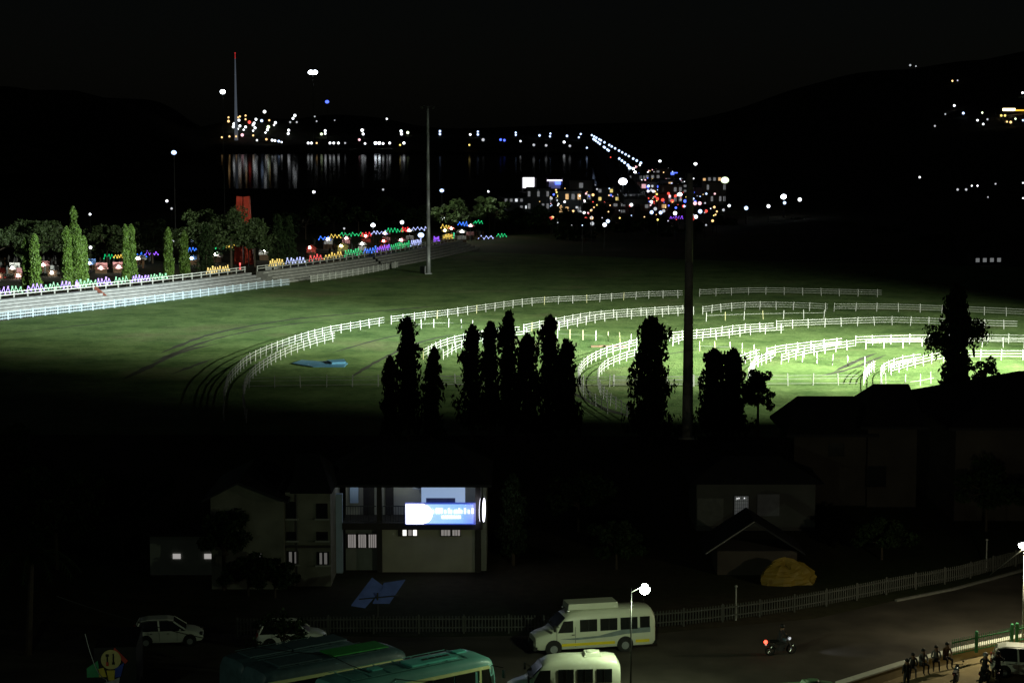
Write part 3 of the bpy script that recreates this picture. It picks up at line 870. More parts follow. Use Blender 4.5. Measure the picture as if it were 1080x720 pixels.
# mast of the working floodlights, at the right edge
ffm = mast('floodlight_mast', 'working floodlight mast outside the picture right of the field', (FLOOD.x + .9, FLOOD.y - .9, 0), FLOOD.z + .8, .3, .16, M['steel'], head=False)
mb = MB(); mb.box((-.5, .4, FLOOD.z + 1.3), (2.0, .3, .3), R(-40)); mb.build('floodlight', M['spot_unlit'], ffm)
fm = mast('floodlight_mast', 'dark floodlight mast whose lamp box pokes in at the right edge', (MAST.x + 1.1, MAST.y + .2, 0), MAST.z + .8, .2, .12, M['dark_steel'], head=False)
mb = MB(); mb.beam((-1.6, 0, MAST.z + .2), (1.2, 0, MAST.z + .2), .12, .12); mb.build('crossarm', M['dark_steel'], fm)
for dx in (-1.5, -.6, .8):
    mb = MB(); mb.box((dx, -.25, MAST.z + .1), (.7, .4, .55)); mb.build('floodlight', M['spot_unlit'], fm)

def lit_mast(px, py, Y, lampm, r, label, h2=None, bulbs=1, sx=0):
    t = at_y(px, py, Y)
    gz = max(height(t.x, Y), -2)
    root = empty('tall_lamp_mast', (t.x, Y, gz), 0, label, 'light mast')
    h = t.z - gz
    mb = MB(); mb.tube((0, 0, 0), (0, 0, h), .16, .09, 6); mb.build('pole', M['dark_steel'], root)
    mb = MB(); mb.box((0, 0, h + r * .9), (r * 1.6, r * .8, .1)); mb.build('lamp_bracket', M['dark_steel'], root)
    for k in range(bulbs):
        mb = MB(); mb.ball(((k - (bulbs - 1) / 2) * r * 1.5, -.1, h), r, sz=(1, 1, .8)); mb.build('lamp', lampm, root)
    return root
lit_mast(330, 76.5, 620, L['big'], .85, 'tall mast with a bright twin lamp high above the river', bulbs=2)
lit_mast(235, 97, 560, L['big'], .75, 'mast with one bright white lamp left of the white tower')
lit_mast(183.5, 161, 520, L['coldblue'], .7, 'mast with a blue white lamp above the left wood')
lit_mast(345, 107.5, 900, L['blue'], .9, 'mast with a small blue lamp below the bright twin lamp')
lit_mast(657, 191.5, 640, L['big'], 1.35, 'mast with the brightest starry lamp near the bridge foot')
lit_mast(664, 177, 700, L['coldblue'], .7, 'mast with a smaller lamp above the starry bridge foot lamp')
lit_mast(717, 205, 600, L['big'], .65, 'lamp mast in the town just left of the near mast')
lit_mast(733.5, 173, 760, L['white'], .7, 'lamp mast peeping over the top of the near mast')
lit_mast(764.5, 190, 700, L['greenish'], 1.4, 'mast with a greenish starry lamp right of the near mast')
lit_mast(696, 170, 800, L['white'], .6, 'lamp mast above the town at the bridge end')
lit_mast(826.5, 207.5, 650, L['big'], .95, 'mast with a starry white lamp alone at the right of the town')
lit_mast(393.5, 237.5, 500, L['big'], .55, 'lamp mast shining above the fairground stalls')
lit_mast(444, 248, 470, L['coldblue'], .75, 'lamp mast beside the foot of the grey mast')
lit_mast(466, 201, 560, L['coldblue'], .6, 'lamp mast over the lamp lit tree right of the grey mast')

# white tower far across the river with red top light
tw = hit(248, 131)
tw_y = 3300
tt = at_y(248, 62, tw_y)
gz = height(tt.x, tw_y)
tower = empty('river_tower', (tt.x, tw_y, gz), 0, 'slim pale lit tower beyond the river, red light on top', 'tower')
mb = MB(); mb.tube((0, 0, 0), (0, 0, (tt.z - gz) * .45), 3.2, 2.0, 10); mb.tube((0, 0, (tt.z - gz) * .45), (0, 0, tt.z - gz), 2.0, .8, 10); mb.build('shaft', emit('tower_glow', (.5, .6, .75), .10), tower)  # floodlighting put into the shaft as a faint glow of its own
mb = MB(); mb.ball((0, 0, tt.z - gz + 9), 1.0); mb.tube((0, 0, tt.z - gz), (0, 0, tt.z - gz + 8), .5, .3); mb.build('top_light', emit('dim_red_lamp', (1, .05, .05), .6), tower)

# red two slab tower
rt_y = 425
tl, bl = at_y(256, 207, rt_y), at_y(256, 245, rt_y)
rt = empty('red_monument', (tl.x, rt_y, 0), 0, 'red monument of two tall slabs above the round trees', 'monument')
h_ = tl.z
for sx in (-1, 1):
    mb = MB()
    mb.prism([(sx * .25 + sx * 0, 0, 0), (sx * 2.1, 0, 0), (sx * 1.35, 0, h_), (sx * .12, 0, h_ - .1)], (0, 1.4, 0))
    mb.build('slab', M['red_sheet'], rt)
spot('monument_fill_spot', (tl.x + 3, rt_y - 16, 6), (tl.x, rt_y, h_ - 3), 24000, 50, .6, (1, .75, .6))  # added spot to brighten the slabs, its lamp is unseen

# ------------------------------------------------------------------ fairy lights on the terrace railing
def on_line(line, N, off, px):
    """point on offset line whose pixel column is nearest px"""
    best = None
    for (p, q), n in zip(zip(line[:-1], line[1:]), N):
        for k in range(8):
            c = p.lerp(q, k / 8) + n * off
            x = 540 + F_PX * c.x / (c.y * math.cos(PITCH) + (CAM_H - 3) * math.sin(PITCH))
            if best is None or abs(x - px) < best[0]: best = (abs(x - px), c.copy())
    return best[1]
def zigzag(label, a, b, z, hh, colour, n=None, group='fairy lights strung in zigzags on the terrace railing'):
    d = (b - a); L_ = d.length
    n = n or max(3, int(L_ / (.8 if a.y < 380 or 'upper' in label else 1.2)))
    root = empty('fairy_light_string', (a.x, a.y, 0), 0, label, 'fairy lights', group)
    mb = MB(); pts = []
    for i in range(2 * n + 1):
        pts.append(d * ((i + rnd.uniform(-.28, .28)) / (2 * n)) + Vector((0, 0, z + (hh * rnd.uniform(.6, 1.0) if i % 2 else hh * rnd.uniform(0, .22)))))
    mb.path(pts, .055, 5)
    for p_ in pts: mb.ball(p_, rnd.uniform(.10, .19), 6, 4)
    mb.build('led_rope', FAIRY[colour], root)
    mb = MB(); mb.tube(Vector((0, 0, z - .25)), d + Vector((0, 0, z - .25)), .04, .04, 5)
    mb.build('support_cable', M['dark_steel'], root)
where1 = [('purple', -12, 9), ('green', 11, 22), ('purple', 28, 45), ('green', 47, 63), ('purple', 64, 74), ('purple', 79, 84), ('green', 84, 101), ('purple', 103, 118), ('green', 120, 136), ('purple', 140, 158), ('green', 159, 175), ('yellow', 219, 242), ('red', 260, 280)]
mark1 = ['at the left edge', 'right of the leftmost purple one', 'below the leftmost lit pair', 'between the leftmost lit pair and the four', 'below the leftward four', 'a stub beside the handrail', 'left of the handrail top',
         'just right of the handrail', 'left of the full lit pair', 'under the full lit pair', 'left of the solitary lit tree', 'under the round trees', 'by the left pillar']
for (c, x0, x1), mk in zip(where1, mark1):
    a, b = on_line(ln1, N1, 5.9, x0), on_line(ln1, N1, 5.9, x1)
    zigzag(f'{c} zigzag fairy lights {mk}', a, b, 2.75, 1.15, c)
where2 = [('yellow', 285, 299), ('white', 301, 321), ('red', 327, 340), ('yellow', 342, 362), ('green', 363, 382), ('blue', 383, 397), ('purple', 398, 411), ('green', 412, 432), ('white', 433, 445), ('purple', 457, 463),
          ('yellow', 467, 477), ('green', 478, 489), ('purple', 490, 502)]
mark2 = ['at the right pillar', 'starting the darker terrace', 'before the long yellow run', 'before the long green run', 'left of the only blue run', 'along the middle of the darker terrace', 'right of the blue run', 'longest run left of the grey mast', 'ending at the grey mast', 'a faint stub right of the grey mast',
         'first run right of the grey mast', 'second run right of the grey mast', 'third run right of the grey mast']
for (c, x0, x1), mk in zip(where2, mark2):
    a, b = on_line(ln2, N2, 5.9, x0), on_line(ln2, N2, 5.9, x1)
    zigzag(f'{c} zigzag fairy lights {mk}', a, b, 2.75, 1.2, c)
for c, x0, x1, y, mk in (('white', 505, 520, 252, 'hanging in the dark right of the terrace end'), ('green', 524, 534, 250, 'last green stub in the dark')):
    Y = 520; a, b = at_y(x0, y, Y), at_y(x1, y - 1, Y); z = a.z; a.z = b.z = 0
    zigzag(f'{c} zigzag fairy lights {mk}', a, b, z, 1.0, c)
# upper row over the stalls
upper = [('blue', 337, 347, 253), ('yellow', 348, 358, 251), ('green', 359, 381, 249), ('red', 381, 390, 249), ('white', 393, 407, 247), ('green', 408, 424, 245), ('red', 424, 430, 244), ('white', 435, 450, 243),
         ('yellow', 466, 474, 241), ('blue', 484, 492, 238), ('green', 500, 508, 236), ('green', 110, 119, 273), ('yellow', 121, 128, 272), ('blue', 144, 153, 271), ('purple', 154, 166, 269), ('blue', 199, 207, 265), ('green', 228, 238, 262), ('yellow', 239, 247, 261), ('purple', 707, 719, 231)]
umark = ['at the left end of the upper stall row', 'second in the upper stall row', 'above the white stall canopy', 'over the reddest stall', 'in the middle of the upper stall row', 'over the stalls left of the grey mast', 'a short run before the grey mast', 'reaching the grey mast',
         'first right of the grey mast', 'on the far right stalls', 'at the right end of the stalls', 'behind the lit pair, by the stall gap', 'between stalls left of the lit pair', 'right of the full lit pair', 'behind the dark between lit trees', 'by the dimmest lit column', 'behind the round trees', 'under the red monument', 'in the town beside the near mast']
for (c, x0, x1, y), mk in zip(upper, umark):
    Y = 476 if x0 < 600 else 640
    if x0 < 300: Y = 430
    a, b = at_y(x0 - .6, y, Y), at_y(x1 + 1.2, y - 1, Y); z = a.z; a.z = b.z = 0
    zigzag(f'upper {c} zigzag fairy lights {mk}', a, b, z, .95, c, group='upper fairy lights strung over the stalls')

# ------------------------------------------------------------------ fairground stalls behind the terraces
CAN = {k: mat('canopy_' + k, c, .8, var=.15) for k, c in {'white': (.75, .75, .75), 'red': (.6, .08, .06), 'pink': (.75, .35, .38), 'blue': (.15, .3, .7), 'yellow': (.7, .6, .2)}.items()}
BULB = emit('stall_bulb', (1, .93, .85), 60, True)
def stall(px, py, Y, c, label, w=2.4):
    t = at_y(px, py, Y)
    root = empty('market_stall', (t.x, Y, 0), rnd.uniform(-.3, .3), label, 'stall', 'lit stalls behind the terraces')
    zt = t.z
    mb = MB()
    rings = []
    for q, rr in ((0, 1.0), (.25, .92), (.55, .62), (.85, .25), (1, .04)):
        rings.append([Vector((math.cos(2 * math.pi * k / 12) * w / 2 * rr, math.sin(2 * math.pi * k / 12) * w / 2 * rr, zt - .5 + q * .95)) for k in range(12)])
    mb.loft(rings, cap=False); mb.build('canopy', CAN[c], root)
    mb = MB(); mb.tube((0, 0, 0), (0, 0, zt + .4), .06, .05); mb.build('pole', M['steel'], root)
    mb = MB(); mb.box((0, -.7, .55), (w * .8, .6, 1.1)); mb.box((0, -.7, 1.14), (w * .9, .8, .06)); mb.build('counter', M['wood'], root)
    mb = MB(); mb.ball((0, -w * .5, zt - .15), .22); mb.build('bulb', BULB, root)
    mb = MB(); mb.box((0, .3, 1.5), (w * .8, .08, 1.1)); mb.build('goods_board', CAN[c], root)
    return root
stalls = [(0, 290, 385, 'red', 'red stall at the left edge'), (15, 281, 400, 'white', 'small pale stall left of the leftmost lit pair'), (22, 289, 385, 'pink', 'pink stall behind the slim leftmost tree'), (47, 278, 405, 'pink', 'pink stall right of the leftmost lit pair'),
          (57, 286, 392, 'white', 'white blue stall before the leftward four'), (95, 276, 412, 'blue', 'blue stall right of the leftward four'), (107, 281, 400, 'pink', 'pink stall left of the full lit pair'), (125, 280, 402, 'pink', 'pink stall under the green upper lights'),
          (148, 271, 425, 'white', 'white stall right of the full lit pair'), (204, 271, 425, 'blue', 'blue stall by the dimmest lit column'), (229, 267, 432, 'white', 'small white stall under the round trees'),
          (278, 263, 440, 'white', 'white stall left of the pillars'), (328, 260, 448, 'red', 'dim red stall at the start of the row'), (346, 251, 480, 'white', 'white stall under the blue upper lights'), (361, 258, 452, 'yellow', 'yellow stall in front of the pink one'),
          (365, 250, 482, 'pink', 'pink stall between yellow and green lights'), (382, 256, 455, 'white', 'bright white stall in the front row middle'), (386, 248, 488, 'red', 'red stall behind the bright white one'), (405, 253, 462, 'red', 'brightest red stall in the front row'),
          (407, 245, 495, 'pink', 'pink stall in the back row behind the brightest red'), (424, 252, 466, 'pink', 'pink stall in the front row left of the mast'), (432, 242, 500, 'white', 'white stall in the back row left of the mast'),
          (470, 242, 505, 'yellow', 'yellow stall just right of the mast'), (476, 240, 512, 'red', 'red stall among those right of the mast'), (487, 243, 500, 'white', 'pale stall in the middle right of the mast'), (496, 237, 520, 'pink', 'pink stall at the far right end')]
for s in stalls: stall(*s[:4], s[4], w=rnd.uniform(2.2, 2.9))
# strolling fairgoers between the stalls: too many and too small to count
cr = MB(); g = random.Random(5)
for k in range(190):
    px = g.choice([g.uniform(0, 60), g.uniform(95, 160), g.uniform(320, 440), g.uniform(340, 440), g.uniform(462, 510)])
    p = at_y(px, 255, g.uniform(398, 440) if px < 170 else g.uniform(458, 505) if px < 450 else g.uniform(512, 545))
    h = g.uniform(1.5, 1.8); cr.mi = g.randrange(3)
    cr.box((p.x, p.y, h * .25), (.26, .2, h * .5)); cr.box((p.x, p.y, h * .66), (.44, .24, h * .34), g.uniform(0, 3), .8); cr.ball((p.x, p.y, h * .93), .11, 6, 4)
tag(cr.build('distant_crowd', [M['cloth_dark'], M['cloth_grey'], M['cloth_brown']]), 'dim crowd of fairgoers walking between the lit stalls', 'crowd', kind='stuff')

# ------------------------------------------------------------------ far lamps, town, bridge
def far_lamp(px, py, lampm, r, label, group, hgt=8.0, name='street_lamp', cat='street lamp'):
    p = hit(px, py, hgt)
    if p is None: p = at_y(px, py, 3400); p.z = p.z - hgt
    mb = MB()
    mb.mi = 0; mb.tube((0, 0, 0), (0, 0, hgt), .1, .08, 5)
    mb.mi = 1; mb.ball((0, 0, hgt), r, 8, 5)
    o = mb.build(name, [M['black_plastic'], lampm])
    o.location = p
    tag(o, label, cat, group)
    return o
def px_r(px, py, k):  # lamp globe widened to about k pixels, its glare put into the size
    p = hit(px, py, 8)
    D = p.y if p else 3400
    return min(3.2, max(.25, k * D / F_PX / 2))

GA = 'lamps of the town across the river'
A = [(241, 124, 'warm', 3), (241, 128, 'warm', 4), (251, 124, 'warm', 3), (253, 123, 'warm', 3), (259, 122, 'warm', 3), (252, 127, 'white', 4), (259, 126, 'warm', 3), (247, 131, 'white', 5), (253, 133, 'white', 4), (246, 134, 'white', 4), (251, 136, 'white', 3), (259, 134, 'white', 4),
     (257, 137, 'white', 3), (263, 129, 'red', 5), (267, 132, 'white', 4), (268, 130, 'white', 4), (270, 126, 'white', 4), (276, 127.5, 'coldblue', 4.5), (279, 118, 'white', 5), (284, 127, 'warm', 3), (289, 132, 'white', 3), (290.5, 129.5, 'white', 4), (283, 134, 'greenish', 5), (282, 137, 'white', 4),
     (280, 140, 'white', 3), (267, 138, 'white', 3), (269, 135, 'white', 4), (255.5, 142.5, 'pink', 5), (234, 145, 'warm', 3), (242, 144, 'warm', 3), (249, 144, 'warm', 3), (267, 143, 'warm', 3), (271, 148, 'white', 3), (281, 147, 'warm', 3.5),
     (287, 148, 'white', 4), (290, 148.5, 'white', 4), (294, 149, 'coldblue', 4), (297, 150, 'white', 3), (304, 141, 'white', 4), (304.5, 137.5, 'white', 4), (309, 125, 'white', 4), (311, 122, 'white', 4), (306, 129, 'dimwhite', 3), (313, 129, 'dimwhite', 3),
     (325, 151, 'white', 4), (328.5, 151, 'white', 4), (334, 151, 'warm', 3), (339, 141.5, 'greenish', 4), (343, 138, 'white', 4), (343, 141, 'white', 3.5), (348, 151, 'white', 4), (352, 151, 'white', 4), (357, 151, 'white', 4), (364, 151, 'dimwhite', 3),
     (332, 123, 'dimwhite', 2.5), (334, 128, 'dimwhite', 2.5), (353, 127, 'dimwhite', 2), (382, 137.5, 'white', 5), (383, 141.5, 'white', 4), (379, 147.5, 'pink', 4), (385, 151.5, 'white', 3.5), (396, 151, 'big', 4.5), (400, 151, 'big', 4.5), (404, 151.5, 'white', 4), (411, 151, 'white', 4),
     (408, 125.5, 'white', 3), (423, 138.5, 'white', 5), (423.5, 141.5, 'white', 4), (430, 140, 'greenish', 5), (422, 153, 'yellow', 3), (426, 151, 'white', 4.5), (464, 138.5, 'coldblue', 3.6), (464, 141.5, 'coldblue', 3.6), (496, 142, 'white', 3.5), (504, 139, 'coldblue', 3.2), (504, 142, 'coldblue', 3.4),
     (509.5, 147.5, 'dimwhite', 5), (495, 153, 'yellow', 3), (528, 147.5, 'blue', 4), (532, 148, 'blue', 4), (544, 140, 'coldblue', 3), (544, 142.5, 'coldblue', 3), (549, 149, 'white', 3), (569, 143, 'coldblue', 3.5), (580.5, 141, 'coldblue', 3), (580, 144, 'coldblue', 3), (595, 150, 'white', 4.2), (598, 143.5, 'coldblue', 3.5),
     (612.5, 141.5, 'coldblue', 3), (610.5, 145, 'coldblue', 3), (563, 153, 'dimwhite', 4), (576, 153.5, 'dimwhite', 4), (601, 154, 'dimwhite', 4), (619, 156, 'coldblue', 3)]
cname = {'warm': 'warm orange', 'white': 'cold white', 'red': 'red', 'coldblue': 'bluish white', 'greenish': 'greenish white', 'pink': 'pinkish', 'dimwhite': 'dim white', 'big': 'very bright white', 'yellow': 'yellow', 'blue': 'deep blue'}
def zone(px):
    return 'at the foot of the white river tower' if px < 300 else 'on the far bank below the high twin lamp' if px < 370 else 'on the far bank left of the grey mast' if px < 450 else 'on the far bank right of the grey mast' if px < 560 else 'by the far end of the bridge'
for px, py, c, k in A:
    z = zone(px)
    far_lamp(px, py, L[c], px_r(px, py, k * .68), f'{cname[c]} lamp {z}', f'{cname[c]} lamps {z}', hgt=7)

# lamps on hills at the right
for px, py, c, k, lb in ((960, 69, 'dimwhite', 3, 'lamp highest up the right hill'), (966, 70, 'dimwhite', 2.5, 'faint lamp beside the highest hill lamp'), (1004.5, 85.5, 'warm', 3, 'lone orange lamp high on the right hill'), (1010, 85, 'dimwhite', 2.5, 'faint lamp beside the lone orange hill lamp'), (1006.5, 111.5, 'white', 3.6, 'white hill lamp below the lone orange one'),
                        (1016, 119.5, 'coldblue', 3.8, 'bluish hill lamp left of the yellow lit house'), (997, 120.5, 'dimwhite', 2.5, 'faint hill lamp on the left'), (986, 133, 'dimwhite', 3, 'lowest left hill lamp'), (1031, 127, 'white', 3.2, 'white hill lamp of a close pair, upper one'), (1037, 131, 'white', 3.2, 'white hill lamp of a close pair, lower one'),
                        (1041.5, 126, 'dimwhite', 3, 'dim hill lamp beside the close pair'), (1036, 119, 'greenish', 3, 'greenish lamp on the right hill'), (1078.5, 98, 'white', 3.5, 'hill lamp at the right edge above the lit house'), (1079, 127, 'coldblue', 3, 'hill lamp at the right edge below the lit house'), (1054, 116, 'white', 3.6, 'bright lamp at the left end of the yellow lit house'),
                        (1056, 122, 'yellow', 3.5, 'yellow lamp under the lit hill house, left'), (1060, 122, 'yellow', 3.5, 'yellow lamp under the lit hill house, right'), (1062, 128.5, 'warm', 3, 'orange lamp lowest below the lit hill house, left'), (1066, 129, 'warm', 4, 'orange lamp lowest below the lit hill house, right'), (1071, 125.5, 'greenish', 3, 'greenish lamp right below the lit hill house'),
                        (970, 187, 'white', 3.4, 'single white lamp low on the dark right slope'), (1025, 196, 'white', 2.8, 'lamp of a short row low on the slope, left'), (1031, 196, 'white', 3, 'lamp of a short row low on the slope, right'), (1010, 200, 'dimwhite', 4, 'left dim lamp of the blurred pair on the slope'), (1019, 200, 'dimwhite', 4, 'right dim lamp of the blurred pair on the slope'),
                        (1050, 194, 'dimwhite', 3, 'dim lamp right of the short slope row'), (1042, 208, 'dimwhite', 2.4, 'faint lamp below the short slope row'), (1079, 193, 'white', 2.6, 'upper slope lamp at the right edge'), (1079, 209, 'white', 2.6, 'lower slope lamp at the right edge')):
    far_lamp(px, py, L[c], px_r(px, py, k * .7), lb, None, hgt=6)
# single lamps nearer
for px, py, c, r, lb in ((176, 212, 'white', .45, 'small white lamp above the solitary lit tree'), (181, 220, 'dimwhite', .35, 'faint lamp below the small white one on the left'), (95, 226, 'white', .35, 'lamp right of the tallest lit tree'), (95.5, 261, 'white', .32, 'low lamp right of the leftward four'), (161, 252, 'white', .35, 'lamp between the full lit pair and the solitary tree'),
                        (182, 254, 'white', .35, 'lamp close beside the solitary lit tree'), (202, 254, 'coldblue', .6, 'blue white lamp by the dimmest lit column'), (191, 246, 'dimwhite', .45, 'dim lamp in front of the dimmest lit column'), (262, 257, 'dimwhite', .4, 'dim lamp right under the red monument'), (331, 202.5, 'white', .6, 'white lamp alone over the dark wood'), (404, 200, 'dimwhite', .4, 'faint lamp over the wood'),
                        (424, 234.5, 'white', .5, 'white lamp left of the grey mast'), (363, 241, 'dimwhite', .25, 'faint lamp above the upper stall row'), (467, 230, 'white', .5, 'lamp beside the lamp lit tree'), (493, 228, 'dimwhite', .35, 'dim lamp right of the lit tree'), (522, 225.5, 'dimwhite', .3, 'faint lamp at the right of the stalls'), (515, 202, 'white', .4, 'lamp in the second lit tree'),
                        (787, 219.5, 'coldblue', .6, 'lone bluish lamp right of the town'), (810.5, 217.5, 'white', .55, 'lone lamp left of the starry right lamp'), (827.5, 214, 'coldblue', .5, 'lamp just below the starry right lamp'), (843.5, 210.5, 'white', .65, 'rightmost lamp beyond the starry right lamp'), (738.5, 223, 'coldblue', .6, 'blue lamp at the right of the near mast'),
                        (733, 214.5, 'pink', .6, 'left lamp of a pinkish pair beside the near mast'), (738, 214.5, 'pink', .6, 'right lamp of a pinkish pair beside the near mast'), (712, 225, 'white', .55, 'lamp above the purple town lights'), (763, 221.5, 'dimwhite', .4, 'dim lamp under the greenish starry lamp'), (769, 217, 'white', .45, 'lamp right under the greenish starry lamp')):
    far_lamp(px, py, L[c], r, lb, None, hgt=5)

# bridge
u = Vector((0.0334, 1, 0)).normalized(); nrm = Vector((-u.y, u.x, 0))
def brp(D, off, z): return Vector((41 + .0334 * (D - 641), D, z)) + nrm * off
br = empty('river_bridge', brp(560, 2.5, 0), 0, 'long lamp lined bridge running away over the dark river', 'bridge')
b0 = br.location
DZ = 8.0
BRC = mat('bridge_concrete', (.07, .07, .07), .9)  # even dark base colour for deck, parapets and piers
mb = MB()
Ds = [600 + 120 * i for i in range(23)]
for a, b in zip(Ds[:-1], Ds[1:]):
    za, zb = (DZ * sm(300, 640, a), DZ * sm(300, 640, b))
    mb.loft([[brp(q, o, z + dz) - b0 for o, dz in ((-1.2, 0), (6.2, 0), (6.2, -1.6), (-1.2, -1.6))] for q, z in ((a, za), (b, zb))])
mb.build('deck', BRC, br)
for o in (-1.1, 6.1):
    mb = MB()
    for a, b in zip(Ds[:-1], Ds[1:]):
        za, zb = (DZ * sm(300, 640, a), DZ * sm(300, 640, b))
        mb.beam(brp(a, o, za + .6) - b0, brp(b, o, zb + .6) - b0, .3, 1.2)
    mb.build('parapet', BRC, br)
for i, D in enumerate(range(1040, 3100, 60)):
    mb = MB(); mb.box(brp(D, 2.5, 1.0) - b0, (9, 2, 11.0)); mb.build('pier', BRC, br)
ups = [171.6, 169.2, 167.1, 164.5, 162.6, 160.6, 158.7, 156.4, 154.4, 152.9, 150.1, 148, 147, 145.3, 144, 142.6]
los = [174, 171.3, 169.2, 167.1, 158.7, 157.6, 155.6, 154.8, 151.7, 150.2, 148.6, 147.4, 146.6]
ORD = ['nearest', 'second', 'third', 'fourth', 'fifth', 'sixth', 'seventh', 'eighth', 'ninth', 'tenth', 'eleventh', 'twelfth', 'thirteenth', 'fourteenth', 'fifteenth', 'farthest']
for side, ys, off in (('right', ups, 0), ('left', los, 5)):
    for y in ys:
        D = (CAM_H - 18) * F_PX / (y - 135)
        p = brp(D, off, DZ)
        mb = MB(); mb.mi = 0; mb.tube((0, 0, 0), (0, 0, 10), .14, .09, 5); mb.mi = 1; mb.ball((0, 0, 10), min(1.5, max(.42, 1.15 * D / F_PX)), 8, 5)
        o = mb.build('bridge_lamp', [M['dark_steel'], L['coldblue']]); o.location = p
        tag(o, f'{ORD[ys.index(y)]} lamp from the near end in the {side} row on the bridge', 'street lamp', f'{side} row of lamps on the bridge')

# town at the bridge foot: small lit buildings with windows, kiosks, cars
wallm = [mat('town_wall_' + str(i), c, .9, var=.2) for i, c in enumerate([(.3, .28, .24), (.24, .26, .28), (.32, .24, .2)])]
winm = [L['white'], L['warm'], L['pink'], L['dimwhite'], L['coldblue'], L['yellow']]
tg = random.Random(21)
cl = {'dimwhite': 'dim white', 'white': 'white', 'warm': 'orange', 'pink': 'pinkish', 'coldblue': 'bluish', 'yellow': 'yellow'}
keys = ['white', 'warm', 'pink', 'dimwhite', 'coldblue', 'yellow']
TW = {k: emit('window_' + k, c, st_) for k, c, st_ in (('white', (.9, .95, 1), .9), ('warm', (1, .6, .25), .8), ('pink', (1, .55, .6), .8), ('dimwhite', (.85, .88, .9), .16), ('coldblue', (.5, .65, 1), .8), ('yellow', (1, .78, .25), .8))}
def town_house(px, py, w, d, h, key, label, group=None, rows=2, cols_=4, fill=.6):
    p = hit(px, py, 0)
    if p is None: return
    root = empty('town_building', p, tg.uniform(-.25, .25), label, 'building', group)
    mb = MB(); mb.box((0, 0, h / 2), (w, d, h)); mb.build('wall', tg.choice(wallm), root)
    mb = MB(); mb.box((0, 0, h + .15), (w + .6, d + .6, .3)); mb.build('roof', M['roof_dark'], root)
    for r in range(rows):
        for c in range(cols_):
            if tg.random() > fill: continue
            mb = MB(); mb.box((-w / 2 + w * (c + .5) / cols_, -d / 2 - .03, h * (r + .55) / rows), (w / cols_ * .5, .08, h / rows * .42)); mb.build('window', TW[key] if tg.random() < .35 else TW['dimwhite'], root)
B = [(545, 222, 9, 'white'), (568, 224, 8, 'dimwhite'), (590, 222, 10, 'dimwhite'), (602, 228, 8, 'warm'), (614, 214, 9, 'dimwhite'), (628, 212, 8, 'pink'), (640, 214, 9, 'yellow'), (654, 226, 8, 'dimwhite'), (668, 218, 9, 'dimwhite'), (680, 212, 10, 'pink'),
     (690, 222, 9, 'warm'), (699, 210, 9, 'warm'), (707, 216, 8, 'dimwhite'), (713, 200, 10, 'coldblue'), (724, 204, 9, 'dimwhite'), (741, 208, 8, 'white'), (751, 204, 9, 'warm'), (753, 216, 8, 'dimwhite'), (672, 200, 8, 'white'), (686, 198, 9, 'pink'), (700, 194, 9, 'yellow'), (712, 190, 10, 'dimwhite')]
bm_ = ['left of the white stage screen', 'between the two stage screens', 'under the blue stage screen', 'in the dip of the wood', 'right of the stage', 'beside the pinkish shop row', 'before the bridge lamp mast', 'deep in the wood gap', 'right below the starry lamp', 'in the middle of the town glow',
       'near the reddish shops', 'by the red lamp cluster', 'below the town lamp mast', 'under the blue roof sign', 'just left of the near mast', 'right of the near mast', 'left of the greenish starry lamp', 'below the greenish starry lamp', 'at the bridge foot', 'right of the bridge foot', 'under the bridge end yellow lamp', 'at the top of the town']
for (px, py, w, key), mk in zip(B, bm_): town_house(px, py, w, 7, tg.uniform(4, 9), key, f'small town building with {cl[key]} windows {mk}', rows=2, cols_=tg.choice([3, 4, 5]))
wallm.insert(0, wallm[0]); wallm[:] = [M['roof_dark']]
town_house(1038, 279, 6.5, 4, 2.0, 'dimwhite', 'low building with a dim row of windows in the dark at right', rows=1, cols_=4, fill=1)
# hill house with long yellow light
hp = hit(1068, 121, 0)
if hp:
    root = empty('hill_house', hp, 0, 'house with a long yellow lit veranda on the right hill', 'building')
    k = hp.y / F_PX
    mb = MB(); mb.box((0, 4, 4 * k / 1), (34 * k, 8, 8 * k)); mb.build('wall', wallm[0], root)
    mb = MB(); mb.box((-4 * k, -.4, 5.2 * k), (13 * k, .5, 2.6 * k)); mb.build('lit_veranda', emit('veranda_light', (1, .85, .5), 5), root)
    mb = MB(); mb.box((10 * k, -.4, 4.4 * k), (16 * k, .5, 1.4 * k)); mb.build('light_strip', emit('orange_strip', (1, .55, .05), 1.5), root)
    mb = MB(); mb.box((0, 4, 8.3 * k), (36 * k, 9, .6 * k)); mb.build('roof', M['roof_dark'], root)

# scatter of town lights, with extra lamps added for the town's bloom
GT = {}
for i in range(330):
    q = tg.random()
    if q < .35: px, py = tg.gauss(700, 26), tg.gauss(202, 12)
    elif q < .6: px, py = tg.gauss(684, 13), tg.gauss(191, 8)
    elif q < .8: px, py = tg.uniform(560, 690), tg.gauss(207, 7)
    else: px, py = tg.uniform(575, 760), tg.uniform(212, 238)
    if px > 775 or py < 180 - (px - 640) * .05 or py > 240: continue
    if px < 650 and py < 195: continue
    key = tg.choice(['white', 'dimwhite', 'dimwhite', 'coldblue', 'warm', 'warm', 'pink', 'red', 'dimwhite', 'blue', 'yellow'])
    z = 'in the town left of the near mast' if px > 650 else 'in the wood gaps by the stage'
    p = far_lamp(px, py, L[key], tg.choice([.14, .17, .2, .26, .36, .5]), f'small {cname[key]} lamp {z}', f'small {cname[key]} lamps {z}', hgt=tg.uniform(3, 7), name='town_lamp')
